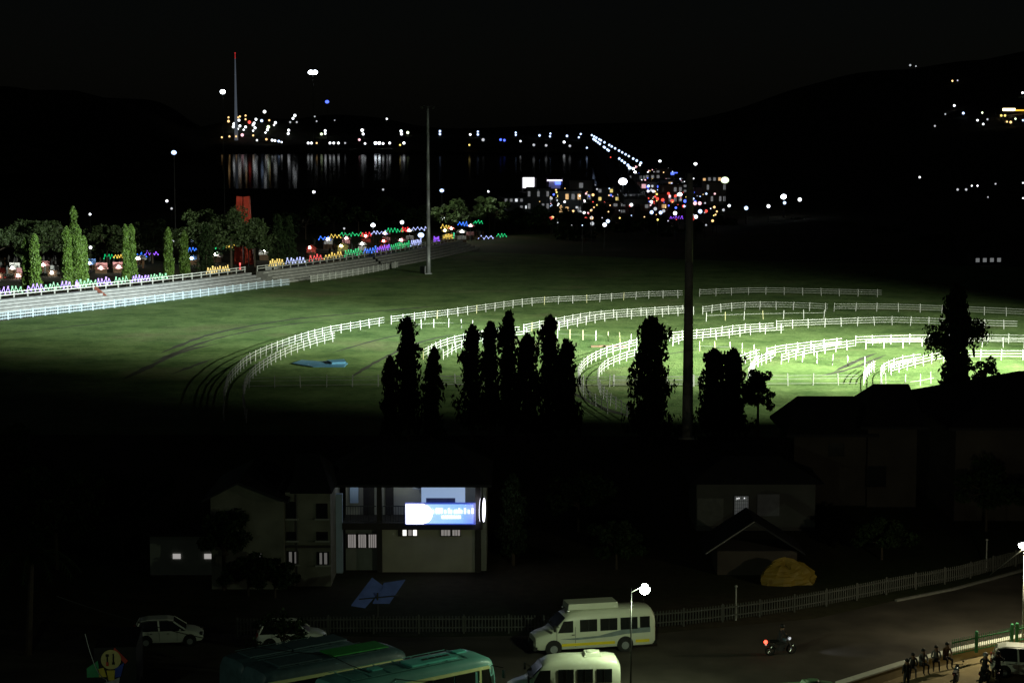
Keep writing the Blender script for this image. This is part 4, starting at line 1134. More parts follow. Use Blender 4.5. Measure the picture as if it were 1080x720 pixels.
# red car tail lights jam near the bridge foot
for px, py, c in ((700, 199, 'red'), (703, 199.5, 'red'), (706, 207, 'pink'), (699, 211, 'red'), (709, 212, 'red'), (742, 204, 'red'), (635, 160, 'pink'), (626, 158, 'red'), (644, 166, 'red')):
    far_lamp(px, py, L[c], .6, f'{cname[c]} lamp over the road at the bridge foot', f'{cname[c]} lamps over the road at the bridge foot', hgt=4, name='town_lamp')
for k, (px, py) in enumerate(((668, 178), (670, 182), (673, 185), (667, 184), (675, 174), (671, 176), (664, 186))):
    far_lamp(px, py, L['big' if k < 2 else 'pink' if k % 2 else 'white'], .8, 'glaring lamp in the bright knot at the bridge foot', 'glaring lamps at the bridge foot', hgt=5, name='town_lamp')
# stage with screens
sp = hit(570, 208, 0)
stg = empty('concert_stage', sp, 0, 'open air stage with a white screen and a blue topped screen', 'stage')
k = sp.y / F_PX
mb = MB(); mb.box((0, 6, 1), (46 * k, 10, 2)); mb.build('platform', M['dark_steel'], stg)
mb = MB(); mb.box((-12.5 * k, 2, 15 * k), (12 * k, .5, 11 * k)); mb.build('white_screen', emit('white_screen', (.95, .93, 1), 2.2), stg)
mb = MB(); mb.box((15 * k, 2, 13.5 * k), (12 * k, .5, 9 * k)); mb.build('dark_screen', emit('screen_glow', (.12, .12, .3), .35), stg)
mb = MB(); mb.box((15 * k, 1.4, 17.5 * k), (16 * k, .4, 1.4 * k)); mb.build('light_bar', emit('lilac_bar', (.85, .75, 1), 2.2), stg)
mb = MB(); mb.box((18.5 * k, 1.0, 14.8 * k), (6 * k, .4, 3.2 * k)); mb.build('blue_panel', emit('blue_panel_light', (.08, .15, 1), 3.0), stg)
for sx in (-19, -5, 7, 23):
    mb = MB(); mb.box((sx * k, 3, 10 * k), (.5, .5, 20 * k)); mb.build('truss', M['dark_steel'], stg)
# blue roof sign
bp = hit(710, 200, 0); k = bp.y / F_PX
s_ = empty('roof_sign', bp, 0, 'small deep blue sign glowing above the town roofs', 'sign')
mb = MB(); mb.box((0, -5, 17 * k), (7 * k, .4, 2.6 * k)); mb.build('sign_face', L['blue'], s_)
mb = MB(); mb.beam((0, -4.6, 0), (0, -4.6, 16 * k), .3, .3); mb.build('sign_post', M['dark_steel'], s_)

# ------------------------------------------------------------------ blue sheet on the field
bs = MB()
q = [at(308, 384), at(318, 380.5), at(338, 382), at(358, 380), at(367, 384), at(363, 387.5), at(330, 387.5)]
c0 = at(337, 384)
bs.prism([p - c0 + Vector((0, 0, .05)) for p in q], (0, 0, .09))
fold = [at(345, 382.5), at(363, 381.5), at(365, 384.5), at(350, 385)]
bs.prism([p - c0 + Vector((0, 0, .14)) for p in fold], (0, 0, .22))
o = bs.build('ground_sheet', M['blue_tarp']); o.location = c0; tag(o, 'light blue tarpaulin lying flat on the grass inside the left curve', 'tarpaulin')
bs = MB()
for i in range(5): bs.box((i * .9 - 1.8, .2 * (i % 2), .12), (1.1, .5, .24), .2 * i)
o = bs.build('timber_pile', M['wood']); o.location = at(642, 366); tag(o, 'low heap of brown boards beside the small oval fence', 'timber')

# ------------------------------------------------------------------ buildings in front
def box_part(root, name, c, sz, m, rz=0): mb = MB(); mb.box(c, sz, rz); return mb.build(name, m, root)

# main building with signs; local x to the right, y away from camera, front face at y=0
B0 = at(431, 603)
D0 = B0.y
S = D0 / F_PX * 1.005  # metres per pixel
def bx(px): return (px - 431) * S
def bz(py): return (603 - py) * S / math.cos(PITCH) * .995
mbd = empty('signed_building', B0, 0, 'two storey building with an open lit upper veranda and dark roof', 'building')
def wallpart(name, x0, x1, y0, y1, dy, th, m):
    mb = MB(); mb.box(((bx(x0) + bx(x1)) / 2, dy + th / 2, (bz(y0) + bz(y1)) / 2), (bx(x1) - bx(x0), th, abs(bz(y0) - bz(y1)))); return mb.build(name, m, mbd)
wallpart('lower_wall', 403, 502, 603, 556, 0, .25, M['wall_beige'])
wallpart('bay_wall', 363, 397, 603, 553, .6, .25, M['wall_grey'])
wallpart('corner_pillar', 351, 361, 622, 518, -.3, .5, M['wall_blue_tint'])
wallpart('corner_pillar', 397.5, 403, 603, 508, -.15, .5, M['trim_dark'])
wallpart('corner_pillar', 502.5, 508, 603, 508, -.15, .5, M['trim_dark'])
wallpart('floor_slab', 361, 510, 556, 549, -.35, 3.6, M['trim_dark'])
wallpart('upper_back_wall', 361, 508, 549, 502, 2.6, .2, M['wall_beige'])
wallpart('side_wall', 508.4, 514, 603, 505, .4, 6.5, M['wall_grey'])
wallpart('rear_wall', 363, 508, 603, 505, 7.5, .2, M['wall_grey'])
wallpart('upper_door', 380, 392, 549, 510, 2.5, .08, M['trim_dark'])
wallpart('upper_door', 404, 413, 549, 508, 2.5, .08, M['trim_dark'])
wallpart('blue_door_post', 366, 375, 535, 506, 2.2, .15, M['wall_blue_tint'])
# railing
for nm, x0, x1 in (('veranda_railing', 364, 397), ('veranda_railing', 404, 502)):
    mb = MB(); z0, z1 = bz(548), bz(531)
    mb.beam((bx(x0), -.2, z1), (bx(x1), -.2, z1), .06, .06); mb.beam((bx(x0), -.2, z0 + .08), (bx(x1), -.2, z0 + .08), .04, .04)
    x = bx(x0)
    while x < bx(x1): mb.box((x, -.2, (z0 + z1) / 2), (.03, .03, z1 - z0)); x += .17
    mb.build(nm, M['dark_steel'], mbd)
# windows with lit panes
pane_dim = emit('curtained_window_light', (.9, .82, .78), .22); pane_lit = emit('lit_window_light', (1, .97, .9), 1.3); pane_grey = emit('faint_window_light', (.8, .75, .72), .10)
def win(x0, x1, y0, y1, dy, panes, bars=0):
    mb = MB(); mb.box(((bx(x0) + bx(x1)) / 2, dy - .04, (bz(y0) + bz(y1)) / 2), (bx(x1) - bx(x0), .08, abs(bz(y0) - bz(y1)))); fr = mb.build('window', M['trim_dark'], mbd)
    for a, b, pm in panes:
        mb = MB(); mb.box(((bx(a) + bx(b)) / 2, dy - .10, (bz(y0) + bz(y1)) / 2), (bx(b) - bx(a), .04, abs(bz(y0) - bz(y1)) - .12)); mb.build('pane', pm, fr)
        if bars:
            mb = MB()
            for i in range(1, bars): xx = bx(a) + (bx(b) - bx(a)) * i / bars; mb.box((xx, dy - .14, (bz(y0) + bz(y1)) / 2), (.035, .03, abs(bz(y0) - bz(y1))))
            mb.build('window_grille', M['trim_dark'], fr)
win(420, 441, 564, 556, 0, [(425, 429, pane_lit), (431, 434.5, pane_dim), (436, 440, pane_lit)])
win(465, 487, 564, 556, 0, [(466, 475.5, pane_dim), (478, 486, pane_dim)], 3)
win(364, 397, 579, 563, .6, [(366, 374, pane_dim), (377, 385, pane_dim), (388, 396, pane_dim)], 4)
# ac unit on back wall
acr = box_part(mbd, 'air_conditioner', (bx(441), 2.0, bz(514)), (.8, .5, .6), M['old_white']); mb = MB(); mb.tube((bx(441), 1.74, bz(514)), (bx(441), 1.70, bz(514)), .22, .22, 14); mb.build('fan_grille', M['dark_steel'], acr)
# roof
mb = MB()
e0, e1, zr = bx(343), bx(520), bz(505)
rp = [(e0, -1.2, zr), (e1, -1.2, zr), (e1, 8.6, zr), (e0, 8.6, zr), (e0 + 3, 3.7, zr + 2.1), (e1 - 3, 3.7, zr + 2.1)]
rp2 = [(x, y, z - .18) for x, y, z in rp[:4]]
mb.add(rp + rp2, [(0, 1, 5, 4), (1, 2, 5), (2, 3, 4, 5), (3, 0, 4), (0, 6, 7, 1), (1, 7, 8, 2), (2, 8, 9, 3), (3, 9, 6, 0), (6, 9, 8, 7)])
mb.build('roof', M['roof_dark'], mbd)
# signs (things fixed to the building: each a thing of its own)
sg = empty('lit_signboard', B0 + Vector((0, -.55, 0)), 0, 'long glowing blue and white signboard under the veranda', 'signboard')
x0, x1, z0, z1 = bx(429), bx(502), bz(548.5), bz(527)
mb = MB(); mb.box(((x0 + x1) / 2, 0, (z0 + z1) / 2), (x1 - x0 + .1, .22, z1 - z0 + .1)); mb.build('sign_frame', emit('deep_blue_edge', (.01, .04, .45), .9), sg)
def gradm():
    m = bpy.data.materials.new('backlit_blue_acrylic'); m.use_nodes = True; nt = m.node_tree; p = nt.nodes['Principled BSDF']
    tc = nt.nodes.new('ShaderNodeTexCoord'); sx = nt.nodes.new('ShaderNodeSeparateXYZ'); nt.links.new(tc.outputs['Generated'], sx.inputs[0])
    r = nt.nodes.new('ShaderNodeValToRGB'); e = r.color_ramp.elements
    e[0].position = 0; e[0].color = (.45, .75, 1, 1); e[1].position = 1; e[1].color = (.03, .14, 1, 1); k = e.new(.75); k.color = (.20, .48, 1, 1)
    nt.links.new(sx.outputs[0], r.inputs[0]); nt.links.new(r.outputs[0], p.inputs['Emission Color']); p.inputs['Emission Strength'].default_value = .95; m.cycles.emission_sampling = 'FRONT'
    return m
mb = MB(); mb.box(((bx(450) + x1) / 2 - .03, -.13, (z0 + z1) / 2), (x1 - bx(450) - .12, .04, z1 - z0 - .06)); mb.build('blue_face', gradm(), sg)
mb = MB(); mb.box(((x0 + bx(448)) / 2, -.14, (z0 + z1) / 2), (bx(448) - x0, .05, z1 - z0 - .02))
mb.tube((bx(447), -.165, (z0 + z1) / 2), (bx(447), -.115, (z0 + z1) / 2), .62, .62, 28)
mb.build('white_face', emit('backlit_white_acrylic', (.97, .98, 1), 3.2, True), sg)
mb = MB(); mb.tube((bx(437), -.19, (z0 + z1) / 2 + .1), (bx(437), -.17, (z0 + z1) / 2 + .1), .34, .34, 24); mb.build('round_emblem', emit('pale_blue_emblem', (.72, .82, 1), 1.6), sg)
# lettering too blown out to read in the photograph: rows of short bright strokes of the same extent
mb = MB(); g = random.Random(3)
x = bx(455)
while x < bx(499) :
    w = g.uniform(.07, .13); hh_ = g.choice([.34, .34, .24]); mb.box((x + w / 2, -.18, bz(534.5) - (.34 - hh_) / 2), (w, .03, hh_)); x += w + g.choice([.05, .05, .05, .13])
x = bx(467)
while x < bx(487): w = g.uniform(.05, .10); mb.box((x + w / 2, -.18, bz(541)), (w, .03, .20)); x += w + .045
mb.build('white_lettering', emit('white_letter_light', (.9, .97, 1), 1.8), sg)
ub = empty('pale_blue_board', B0 + Vector((0, .1, 0)), 0, 'plain pale blue board standing on the veranda above the glowing signboard', 'board')
x0, x1, z0, z1 = bx(445), bx(491.5), bz(534), bz(507.5)
mb = MB(); mb.box(((x0 + x1) / 2, 0, (z0 + z1) / 2), (x1 - x0, .12, z1 - z0)); mb.build('board_panel', emit('backlit_pale_panel', (.36, .52, .80), .62), ub)
mb = MB(); mb.box(((bx(450) + bx(481)) / 2, -.08, bz(525.5)), (bx(481) - bx(450), .05, .32)); mb.build('grey_strip', mat('grey_strip', (.2, .22, .3), .6), ub)
ov = empty('oval_signboard', B0 + Vector((bx(510), -.7, 0)), R(84), 'small oval white glowing sign seen edge on at the right corner', 'signboard')
mb = MB(); mb.tube((0, -.12, bz(533.5)), (0, .12, bz(533.5)), .78, .78, 24); o_ = mb.build('sign_face', emit('white_oval', (.85, .85, 1), 3.0), ov)
mb = MB(); mb.tube((0, -.09, bz(533.5)), (0, .09, bz(533.5)), .84, .84, 24); mb.beam((0, 0, bz(533.5)), (0, .0, bz(505)), .08, .08); mb.build('sign_rim', M['dark_steel'], ov)
# veranda lamp behind the board
vl = empty('veranda_lamp', B0 + Vector((bx(425), 1.2, bz(507))), 0, 'small tube lamp under the veranda ceiling', 'lamp')
mb = MB(); mb.tube((-.5, 0, 0), (.5, 0, 0), .05, .05); mb.build('tube', emit('veranda_tube', (.8, .9, 1), 6, True), vl)
for px_, e_ in ((425, 26), (372, 12), (480, 10)):
    d = bpy.data.lights.new('veranda_light', 'POINT'); d.energy = e_; d.color = (.75, .86, 1); d.shadow_soft_size = .2
    o = bpy.data.objects.new('veranda_light', d); COL.objects.link(o); o.location = B0 + Vector((bx(px_), 1.0, bz(511)))

# gabled house left
G0 = at(300, 621); SG = G0.y / F_PX
GW = mat('mouldy_cream_wall', (.20, .20, .16), .9, var=.5, scale=.5)
gh = empty('gabled_house', G0, 0, 'unlit pale gabled house left of the signed building', 'building')
def gx(px): return (px - 300) * SG
def gz_(py): return (621 - py) * SG
mb = MB()
poly = [(gx(222), 0, 0), (gx(300), 0, 0), (gx(300), 0, gz_(521)), (gx(253), 0, gz_(504)), (gx(222), 0, gz_(519))]
mb.prism(poly, (0, 8, 0)); mb.build('gable_wall', GW, gh)
mb = MB(); mb.box(((gx(300.4) + gx(349)) / 2, 4.3, gz_(518) / 2), (gx(349) - gx(300.4), 7, gz_(518))); mb.build('wing_wall', GW, gh)
mb = MB()
for a, b in (((gx(253), gz_(502)), (gx(306), gz_(523))), ((gx(253), gz_(502)), (gx(214), gz_(522)))):
    mb.add([(a[0], -.7, a[1]), (b[0], -.7, b[1]), (b[0], 8.6, b[1]), (a[0], 8.6, a[1]), (a[0], -.7, a[1] - .16), (b[0], -.7, b[1] - .16), (b[0], 8.6, b[1] - .16), (a[0], 8.6, a[1] - .16)],
           [(0, 1, 2, 3), (4, 7, 6, 5), (0, 4, 5, 1), (1, 5, 6, 2), (2, 6, 7, 3), (3, 7, 4, 0)])
mb.build('gable_roof', M['roof_dark'], gh)
mb = MB(); x0, x1, z = gx(307), gx(352), gz_(517)
mb.add([(x0, 0, z), (x1, 0, z), (x1, 8.4, z), (x0, 8.4, z), (x0, 4.2, z + 1.9), (x1 - 1.2, 4.2, z + 1.9)], [(0, 1, 5, 4), (1, 2, 5), (2, 3, 4, 5), (3, 0, 4), (0, 3, 2, 1)])
mb.build('wing_roof', M['roof_dark'], gh)
def gwin(x0, x1, y0, y1, pane=None, yy=.76):
    mb = MB(); mb.box(((gx(x0) + gx(x1)) / 2, yy, (gz_(y0) + gz_(y1)) / 2), (gx(x1) - gx(x0), .08, abs(gz_(y0) - gz_(y1)))); fr = mb.build('window', M['glass'], gh)
    mb = MB(); mb.box(((gx(x0) + gx(x1)) / 2, yy - .05, gz_(y0) - .06), (gx(x1) - gx(x0) + .2, .22, .1)); mb.build('sill', M['wall_grey'], fr)
    if pane:
        for a, b in pane:
            mb = MB(); mb.box(((gx(a) + gx(b)) / 2, yy - .06, (gz_(y0) + gz_(y1)) / 2), (gx(b) - gx(a), .04, abs(gz_(y0) - gz_(y1)) - .1)); mb.build('pane', pane_grey, fr)
gwin(302, 313, 546, 528); gwin(334, 346, 546, 530); gwin(302, 313, 570, 561); gwin(334, 346, 570, 561)
gwin(302, 314, 596, 582, [(304, 307), (310, 313)]); gwin(334, 347, 597, 583, [(337, 339.5), (342, 345)]); gwin(272, 277, 592, 581, [(273.5, 276)], -.04)
mb = MB(); mb.box(((gx(301) + gx(349)) / 2, .70, gz_(577)), (gx(349) - gx(301), .2, .14)); mb.build('floor_band', M['trim_dark'], gh)
mb = MB(); mb.tube((gx(312.5), .66, 0), (gx(312.5), .66, gz_(520)), .05, .05); mb.build('drainpipe', M['dark_steel'], gh)
# two small lit panes of a hut in the trees
hut = empty('low_hut', at(203, 606), 0, 'low hut with two faint lit windows among the lower left trees', 'hut')
mb = MB(); mb.box((0, 1.5, 1.3), (5.5, 3, 2.6)); mb.build('wall', M['wall_grey'], hut)
mb = MB(); mb.box((0, 1.5, 2.7), (6.1, 3.6, .2)); mb.build('roof', M['roof_dark'], hut)
for dx in (-1.0, 1.05):
    mb = MB(); mb.box((dx, -.04, 1.25), (.5, .06, .32)); mb.build('window', emit('weak_window', (.9, .85, .82), .38), hut)

# right houses
def hip_house(name, label, x0, x1, D, z_eave, z_ridge, depth, rx0, rx1, wall, D_front=None, windows=()):
    cx = (x0 + x1) / 2
    root = empty(name, (cx, D, 0), 0, label, 'house')
    a, b = x0 - cx, x1 - cx
    mb = MB(); mb.box(((a + b) / 2, depth / 2, z_eave / 2), (b - a - 1.4, depth - 1.4, z_eave)); mb.build('wall', wall, root)
    mb = MB(); r0, r1 = rx0 - cx, rx1 - cx
    v = [(a, 0, z_eave), (b, 0, z_eave), (b, depth, z_eave), (a, depth, z_eave), (r0, depth / 2, z_ridge), (r1, depth / 2, z_ridge)]
    v2 = [(x, y, z - .2) for x, y, z in v[:4]]
    mb.add(v + v2, [(0, 1, 5, 4), (1, 2, 5), (2, 3, 4, 5), (3, 0, 4), (0, 6, 7, 1), (1, 7, 8, 2), (2, 8, 9, 3), (3, 9, 6, 0), (6, 9, 8, 7)])
    mb.build('roof', M['roof_dark'], root)
    for wx, wz, ww, wh, pm in windows:
        mb = MB(); mb.box((wx - cx, .66, wz), (ww, .08, wh)); fr = mb.build('window', M['glass'] if pm is None else pm, root)
        mb = MB(); mb.box((wx - cx, .62, wz - wh / 2 - .06), (ww + .2, .12, .08)); mb.build('sill', M['trim_dark'], fr)
    return root
def XY(px, py, Y): p = at_y(px, py, Y); return p.x, p.z
xr0, zr0 = XY(841, 417.5, 156); xr1, _ = XY(900, 421, 156)
hip_house('hipped_house', 'dark hip roofed house at the left end of the right roofs', XY(817, 440, 158)[0], XY(925, 440, 152)[0], 151, zr0 - 2.3, zr0, 10, xr0, xr1, M['wall_brown'], windows=[(22.5, 2.2, 1.4, 1.5, None), (25, 4.4, 1.2, 1.0, None)])
x1, z1 = XY(921, 404.5, 156); x2, _ = XY(958, 409, 156)
hip_house('hipped_house', 'dark hip roofed house whose peak stands in the middle of the right roofs', XY(886, 432, 160)[0], XY(975, 430, 152)[0], 150.4, z1 - 2.6, z1, 11, x1, x2, M['wall_brown'], windows=[(28, 2.4, 1.5, 1.6, None)])
z3 = XY(1075, 391, 155)[1]
hip_house('hipped_house', 'largest dark roofed house cut by the right edge', XY(948, 414, 164)[0], XY(1260, 425, 150)[0], 145, z3 - 3.0, z3, 20, XY(1075, 391, 155)[0], XY(1180, 391, 155)[0], M['wall_brown'], windows=[(37, 2.5, 1.5, 1.6, None), (41, 2.5, 1.5, 1.6, None)])
# lower shed with pale walls and grille window
w0 = at(768, 560); SW = w0.y / F_PX
lh = empty('low_house', w0, 0, 'low pale walled house with one small lit grille window', 'house')
mb = MB(); mb.box((2, 3.2, 1.75), (8.6, 6, 3.5)); mb.build('wall', mat('dim_pale_wall', (.07, .073, .07), .9, var=.3, scale=.6), lh)
mb = MB(); v = [(-2.9, -.4, 3.5), (6.9, -.4, 3.5), (6.9, 6.8, 3.5), (-2.9, 6.8, 3.5), (0, 3.2, 5.0), (4, 3.2, 5.0)]
mb.add(v, [(0, 1, 5, 4), (1, 2, 5), (2, 3, 4, 5), (3, 0, 4), (0, 3, 2, 1)]); mb.build('roof', M['roof_dark'], lh)
mb = MB(); mb.box((.95, .16, 1.7), (1.15, .08, 1.8)); fr = mb.build('window', M['trim_dark'], lh)
mb = MB(); mb.box((.95, .10, 1.7), (1.0, .03, 1.7)); mb.build('pane', emit('dim_grille_pane', (.55, .6, .65), .055), fr)
mb = MB()
for i in range(7): mb.box((.5 + i * .15, .06, 1.7), (.02, .02, 1.7))
for i in range(7): mb.box((.95, .06, .95 + i * .25), (1.0, .02, .02))
mb.build('window_grille', M['dark_steel'], fr)
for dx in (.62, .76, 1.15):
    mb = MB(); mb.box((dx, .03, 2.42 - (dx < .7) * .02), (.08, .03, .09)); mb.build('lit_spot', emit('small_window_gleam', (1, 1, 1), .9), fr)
mb = MB(); mb.box((2.9, .16, 1.9), (1.6, .08, 1.6)); mb.build('pale_shutter', mat('pale_shutter', (.16, .17, .20), .8), lh)
mb = MB(); mb.box((-1.3, .16, 1.4), (1.9, .08, 2.0)); mb.build('pale_shutter', mat('dull_shutter', (.11, .115, .11), .8), lh)
# tin shed roof edge and shed
s0 = at(778, 607)
sh = empty('tin_shed', s0, 0, 'dark tin shed with a pale sloping roof edge', 'shed')
SH = s0.y / F_PX
zt_, zb_ = (607 - 546) * SH, (607 - 581) * SH
mb = MB(); mb.box((1.3, 2.2, zb_ / 2), (5.2, 3.8, zb_)); mb.build('wall', M['wall_brown'], sh)
mb = MB(); xa, xb, xc = (743 - 778) * SH, (795 - 778) * SH, (850 - 778) * SH
mb.prism([(xa, -.2, zb_ - .05), (xb, -.2, zt_ - .05), (xc, -.2, zb_ - .05), (xc, -.2, zb_ - .17), (xb, -.2, zt_ - .2), (xa, -.2, zb_ - .17)], (0, 4.8, 0)); mb.build('roof', M['roof_dark'], sh)
mb = MB(); mb.beam((xa, -.28, zb_ - .05), (xb, -.28, zt_ - .05), .06, .07); mb.build('roof_edge', M['dark_concrete'], sh)
# yellow tarpaulin heap
def heap(name, label, cat, px, py, w, d, h, m, seed):
    g = np.random.RandomState(seed); n, k = 22, 12
    mb = MB(); rings = []
    for j in range(k):
        q = j / (k - 1); r = math.cos(q * math.pi / 2) ** .6
        ring = []
        for i in range(n):
            t = 2 * math.pi * i / n
            wb = 1 + .14 * math.sin(3 * t + seed) + .09 * math.sin(7 * t + q * 4) + g.uniform(-.06, .06)
            ring.append(Vector((math.cos(t) * w / 2 * r * wb, math.sin(t) * d / 2 * r * wb, h * (q ** .8) * (1 + .22 * math.sin(t * 2 + 1) + g.uniform(-.06, .06)))))
        rings.append(ring)
    mb.loft(rings); o = mb.build(name, m, None, False); o.location = at(px, py); return tag(o, label, cat)
heap('tarpaulin_heap', 'rounded heap covered by a mustard yellow tarpaulin behind the paling fence', 'tarpaulin', 828, 614, 3.4, 2.2, 1.35, M['yellow_tarp'], 2)
# blue panels on a stand in front of the signed building
pp = at(398, 652)
SPX = pp.y / F_PX
sol = empty('tilted_blue_panels', pp, 0, 'pair of glossy blue panels tilted on one post', 'solar panel')
def spx(px, py, y): return Vector(((px - 398) * SPX, y, (652 - py) * SPX))
for q in ([(370, 638), (391, 613), (404, 621), (385, 640)], [(393, 636), (404, 618), (427, 615), (411, 636)]):
    mb = MB(); pts = [spx(x, y, (638 - y) * .05) for x, y in q]
    mb.prism(pts, (0, .05, .05)); mb.build('panel', M['panel_blue'], sol)
mb = MB(); mb.tube((0, .3, 0), (0, .3, spx(0, 625, 0).z), .06, .05); mb.beam(spx(378, 632, .3), spx(420, 628, .3), .06, .06); mb.build('support_post', M['dark_steel'], sol)

# ------------------------------------------------------------------ paling fence along the far side of the road
pal_m = mat('grey_paling_paint', (.065, .067, .058), .7, var=.3, scale=2)
fl = [at(250, 672), at(345, 669.5), at(430, 669), at(560, 668), at(690, 664), at(800, 652), at(870, 640.5), at(950, 625), at(1010, 614), at(1048, 604), at(1110, 588)]
line = catmull(fl, 2.2); base = line[0].copy()
pf = empty('paling_fence', base, 0, 'long grey paling fence along the far side of the road', 'fence')
pl = [p - base + Vector((0, .25, 0)) for p in line]
for z in (.35, .85):
    mb = MB()
    for a, b in zip(pl[:-1], pl[1:]): mb.beam(a + Vector((0, 0, z)), b + Vector((0, 0, z)), .04, .08)
    mb.build('rail', pal_m, pf)
mb = MB()
for p in resample(pl, .19): mb.box(p + Vector((0, -.03, .58)), (.07, .02, .92), 0)
o = mb.build('palings', pal_m, pf); o['kind'] = 'stuff'
for p in resample(pl, 2.6)[:100]:
    o = bpy.data.objects.new('post', post_mesh(1.08, .10, pal_m)); COL.objects.link(o); o.parent = pf; o.location = p
for px, py in ((777, 656), (1042, 603)):
    p = at(px, py); root = empty('bare_post', p, 0, 'thin pole taller than the paling fence ' + ('behind the yellow tarpaulin' if px < 900 else 'at the lit right bend'), 'pole')
    mb = MB(); mb.tube((0, .5, 0), (0, .5, 2.0), .05, .04); mb.build('shaft', M['old_white'], root); mb = MB(); mb.ball((0, .5, 2.05), .09); mb.build('knob', M['old_white'], root)

# ------------------------------------------------------------------ right: low wall with green railing
wl = [at(885, 732), at(950, 711), at(1012, 695), at(1066, 683.5), at(1140, 668)]
base = wl[0].copy()
lw = empty('low_wall', base, 0, 'low plastered wall at lower right with a pale coping', 'wall')
mb = MB()
for a, b in zip(wl[:-1], wl[1:]): mb.beam(a - base + Vector((0, 0, .28)), b - base + Vector((0, 0, .28)), .42, .56)
mb.build('wall_face', mat('ochre_plaster', (.42, .33, .18), .85, var=.25, scale=1.5), lw)
mb = MB()
for a, b in zip(wl[:-1], wl[1:]): mb.beam(a - base + Vector((0, 0, .60)), b - base + Vector((0, 0, .60)), .52, .08)
mb.build('coping', mat('pale_coping', (.60, .60, .52), .8, var=.15), lw)
def green_rail(label, a, b, posts):
    base = a.copy(); root = empty('green_railing', base, 0, label, 'railing')
    d = b - a
    mb = MB(); mb.beam(Vector((0, 0, .78)), d + Vector((0, 0, .78)), .05, .07); mb.build('top_bar', M['green_paint'], root)
    mb = MB(); mb.beam(Vector((0, 0, .14)), d + Vector((0, 0, .14)), .04, .05); mb.build('bottom_bar', M['green_paint'], root)
    n = int(d.length / .16)
    mb = MB()
    for i in range(n + 1):
        p = d * (i / n); mb.tube(p + Vector((0, 0, .1)), p + Vector((0, 0, .92)), .014, .012, 5); mb.tube(p + Vector((0, 0, .92)), p + Vector((0, 0, .99)), .03, .002, 5)
    mb.build('spear_bars', M['green_paint'], root)
    for q in posts:
        mb = MB(); p = d * q; mb.box(p + Vector((0, 0, .5)), (.16, .16, 1.05)); mb.ball(p + Vector((0, 0, 1.08)), .10); mb.build('post', M['green_paint'], root)
green_rail('green spear topped railing between the seated people and the knobbed post', at(1004, 692.5, .64), at(1067, 679, .64), (.40, 1.0))
green_rail('green spear topped railing on the low wall right of the lamp pole', at(1071, 678.2, .64), at(1130, 666, .64), (0.02, 1.0))

# street lamps ------------------------------------------------------------
def street_lamp(label, base, h, arm, lampm, r, energy, color, pole_m, two=False):
    root = empty('street_lamp', base, 0, label, 'street lamp')
    mb = MB(); mb.tube((0, 0, 0), (0, 0, h), .06, .022, 10); mb.box((0, 0, .1), (.3, .3, .2)); mb.build('pole', pole_m, root, True)
    mb = MB(); mb.path([Vector((0, 0, h * .97)), Vector((arm[0] * .5, arm[1] * .5, h * 1.0)), Vector((arm[0], arm[1], h + .05))], .035); mb.build('arm', pole_m, root)
    mb = MB(); mb.box((arm[0], arm[1], h + .12), (.55, .28, .12), 0, .7); hd = mb.build('lamp_head', M['dark_steel'], root)
    mb = MB(); mb.ball((arm[0], arm[1], h - .04), r, 14, 8); mb.build('lamp_bowl', lampm, root)
    d = bpy.data.lights.new('street_light', 'POINT'); d.energy = energy; d.color = color; d.shadow_soft_size = .15
    o = bpy.data.objects.new('street_light', d); COL.objects.link(o); o.location = Vector(base) + Vector((arm[0], arm[1] - .1, h - .45))
    return root
p = at(665, 748)
lampz = at_y(680, 620, p.y)
street_lamp('street lamp glaring greenish white in front of the two minibuses', p, lampz.z - .0, (lampz.x - p.x, 0), emit('glaring_green_white', (.85, 1, .88), 30), .27, 1350, (.80, 1.0, .62), M['black_plastic'])
p = at(1078, 684)
lz = at_y(1078, 572, p.y)
street_lamp('street lamp on a pale pole at the right edge over the green railing', p, lz.z, (-.25, -.3), emit('glaring_white', (.9, 1, .95), 24), .20, 1900, (1.0, .92, .60), M['old_white'])
# second lamp of that pole lights a slanted stay wire
st = empty('stay_wire', p + Vector((-.1, .1, 0)), 0, 'slanting lit stay wire running left from the right edge lamp pole', 'wire')
mb = MB(); q = at(1044, 606, .1) - st.location; mb.tube((0, 0, lz.z - .4), q, .03, .02, 5); mb.build('wire', M['old_white'], st)
# unseen fill light added left of the yard, outside the picture
d = bpy.data.lights.new('yard_fill_light', 'POINT'); d.energy = 520; d.color = (.78, 1, .72); d.shadow_soft_size = .3
o = bpy.data.objects.new('yard_fill_light', d); COL.objects.link(o); o.location = (-24, 84, 8)

# ------------------------------------------------------------------ vehicles
def section(x, zb, zt, hw, tumble=.06, rt=.18, belt=None):
    """rounded box cross-section: 16 points"""
    zs = [(hw * .92, zb), (hw, zb + .15), (hw, zb + (zt - zb) * .45), (hw - tumble * .4, zb + (zt - zb) * .75), (hw - tumble, zt - rt), (hw - tumble - rt * .35, zt - rt * .35), (hw - tumble - rt, zt)]
    L_ = [Vector((x, -y, z)) for y, z in zs] + [Vector((x, 0, zt + .03))] + [Vector((x, y, z)) for y, z in zs[::-1]] + [Vector((x, 0, zb))]
    return L_
def wheel(root, x, y, r, w, out):
    mb = MB(); mb.tube((x, y - w / 2, r), (x, y + w / 2, r), r, r, 22); t = mb.build('wheel', M['rubber'], root, False)
    mb = MB(); yy = y + out * (w / 2 + .012); mb.tube((x, yy - .012, r), (x, yy + .012, r), r * .58, r * .5, 16); mb.build('rim', M['steel'], t)
    for k in range(5):
        pass
def panel(root, name, pts, m, out, th=.015, parent=None):
    """flat side panel; pts (x,z) at side y given in 3D"""
    mb = MB(); mb.prism(pts, (0, out * th, 0)); return mb.build(name, m, parent or root)

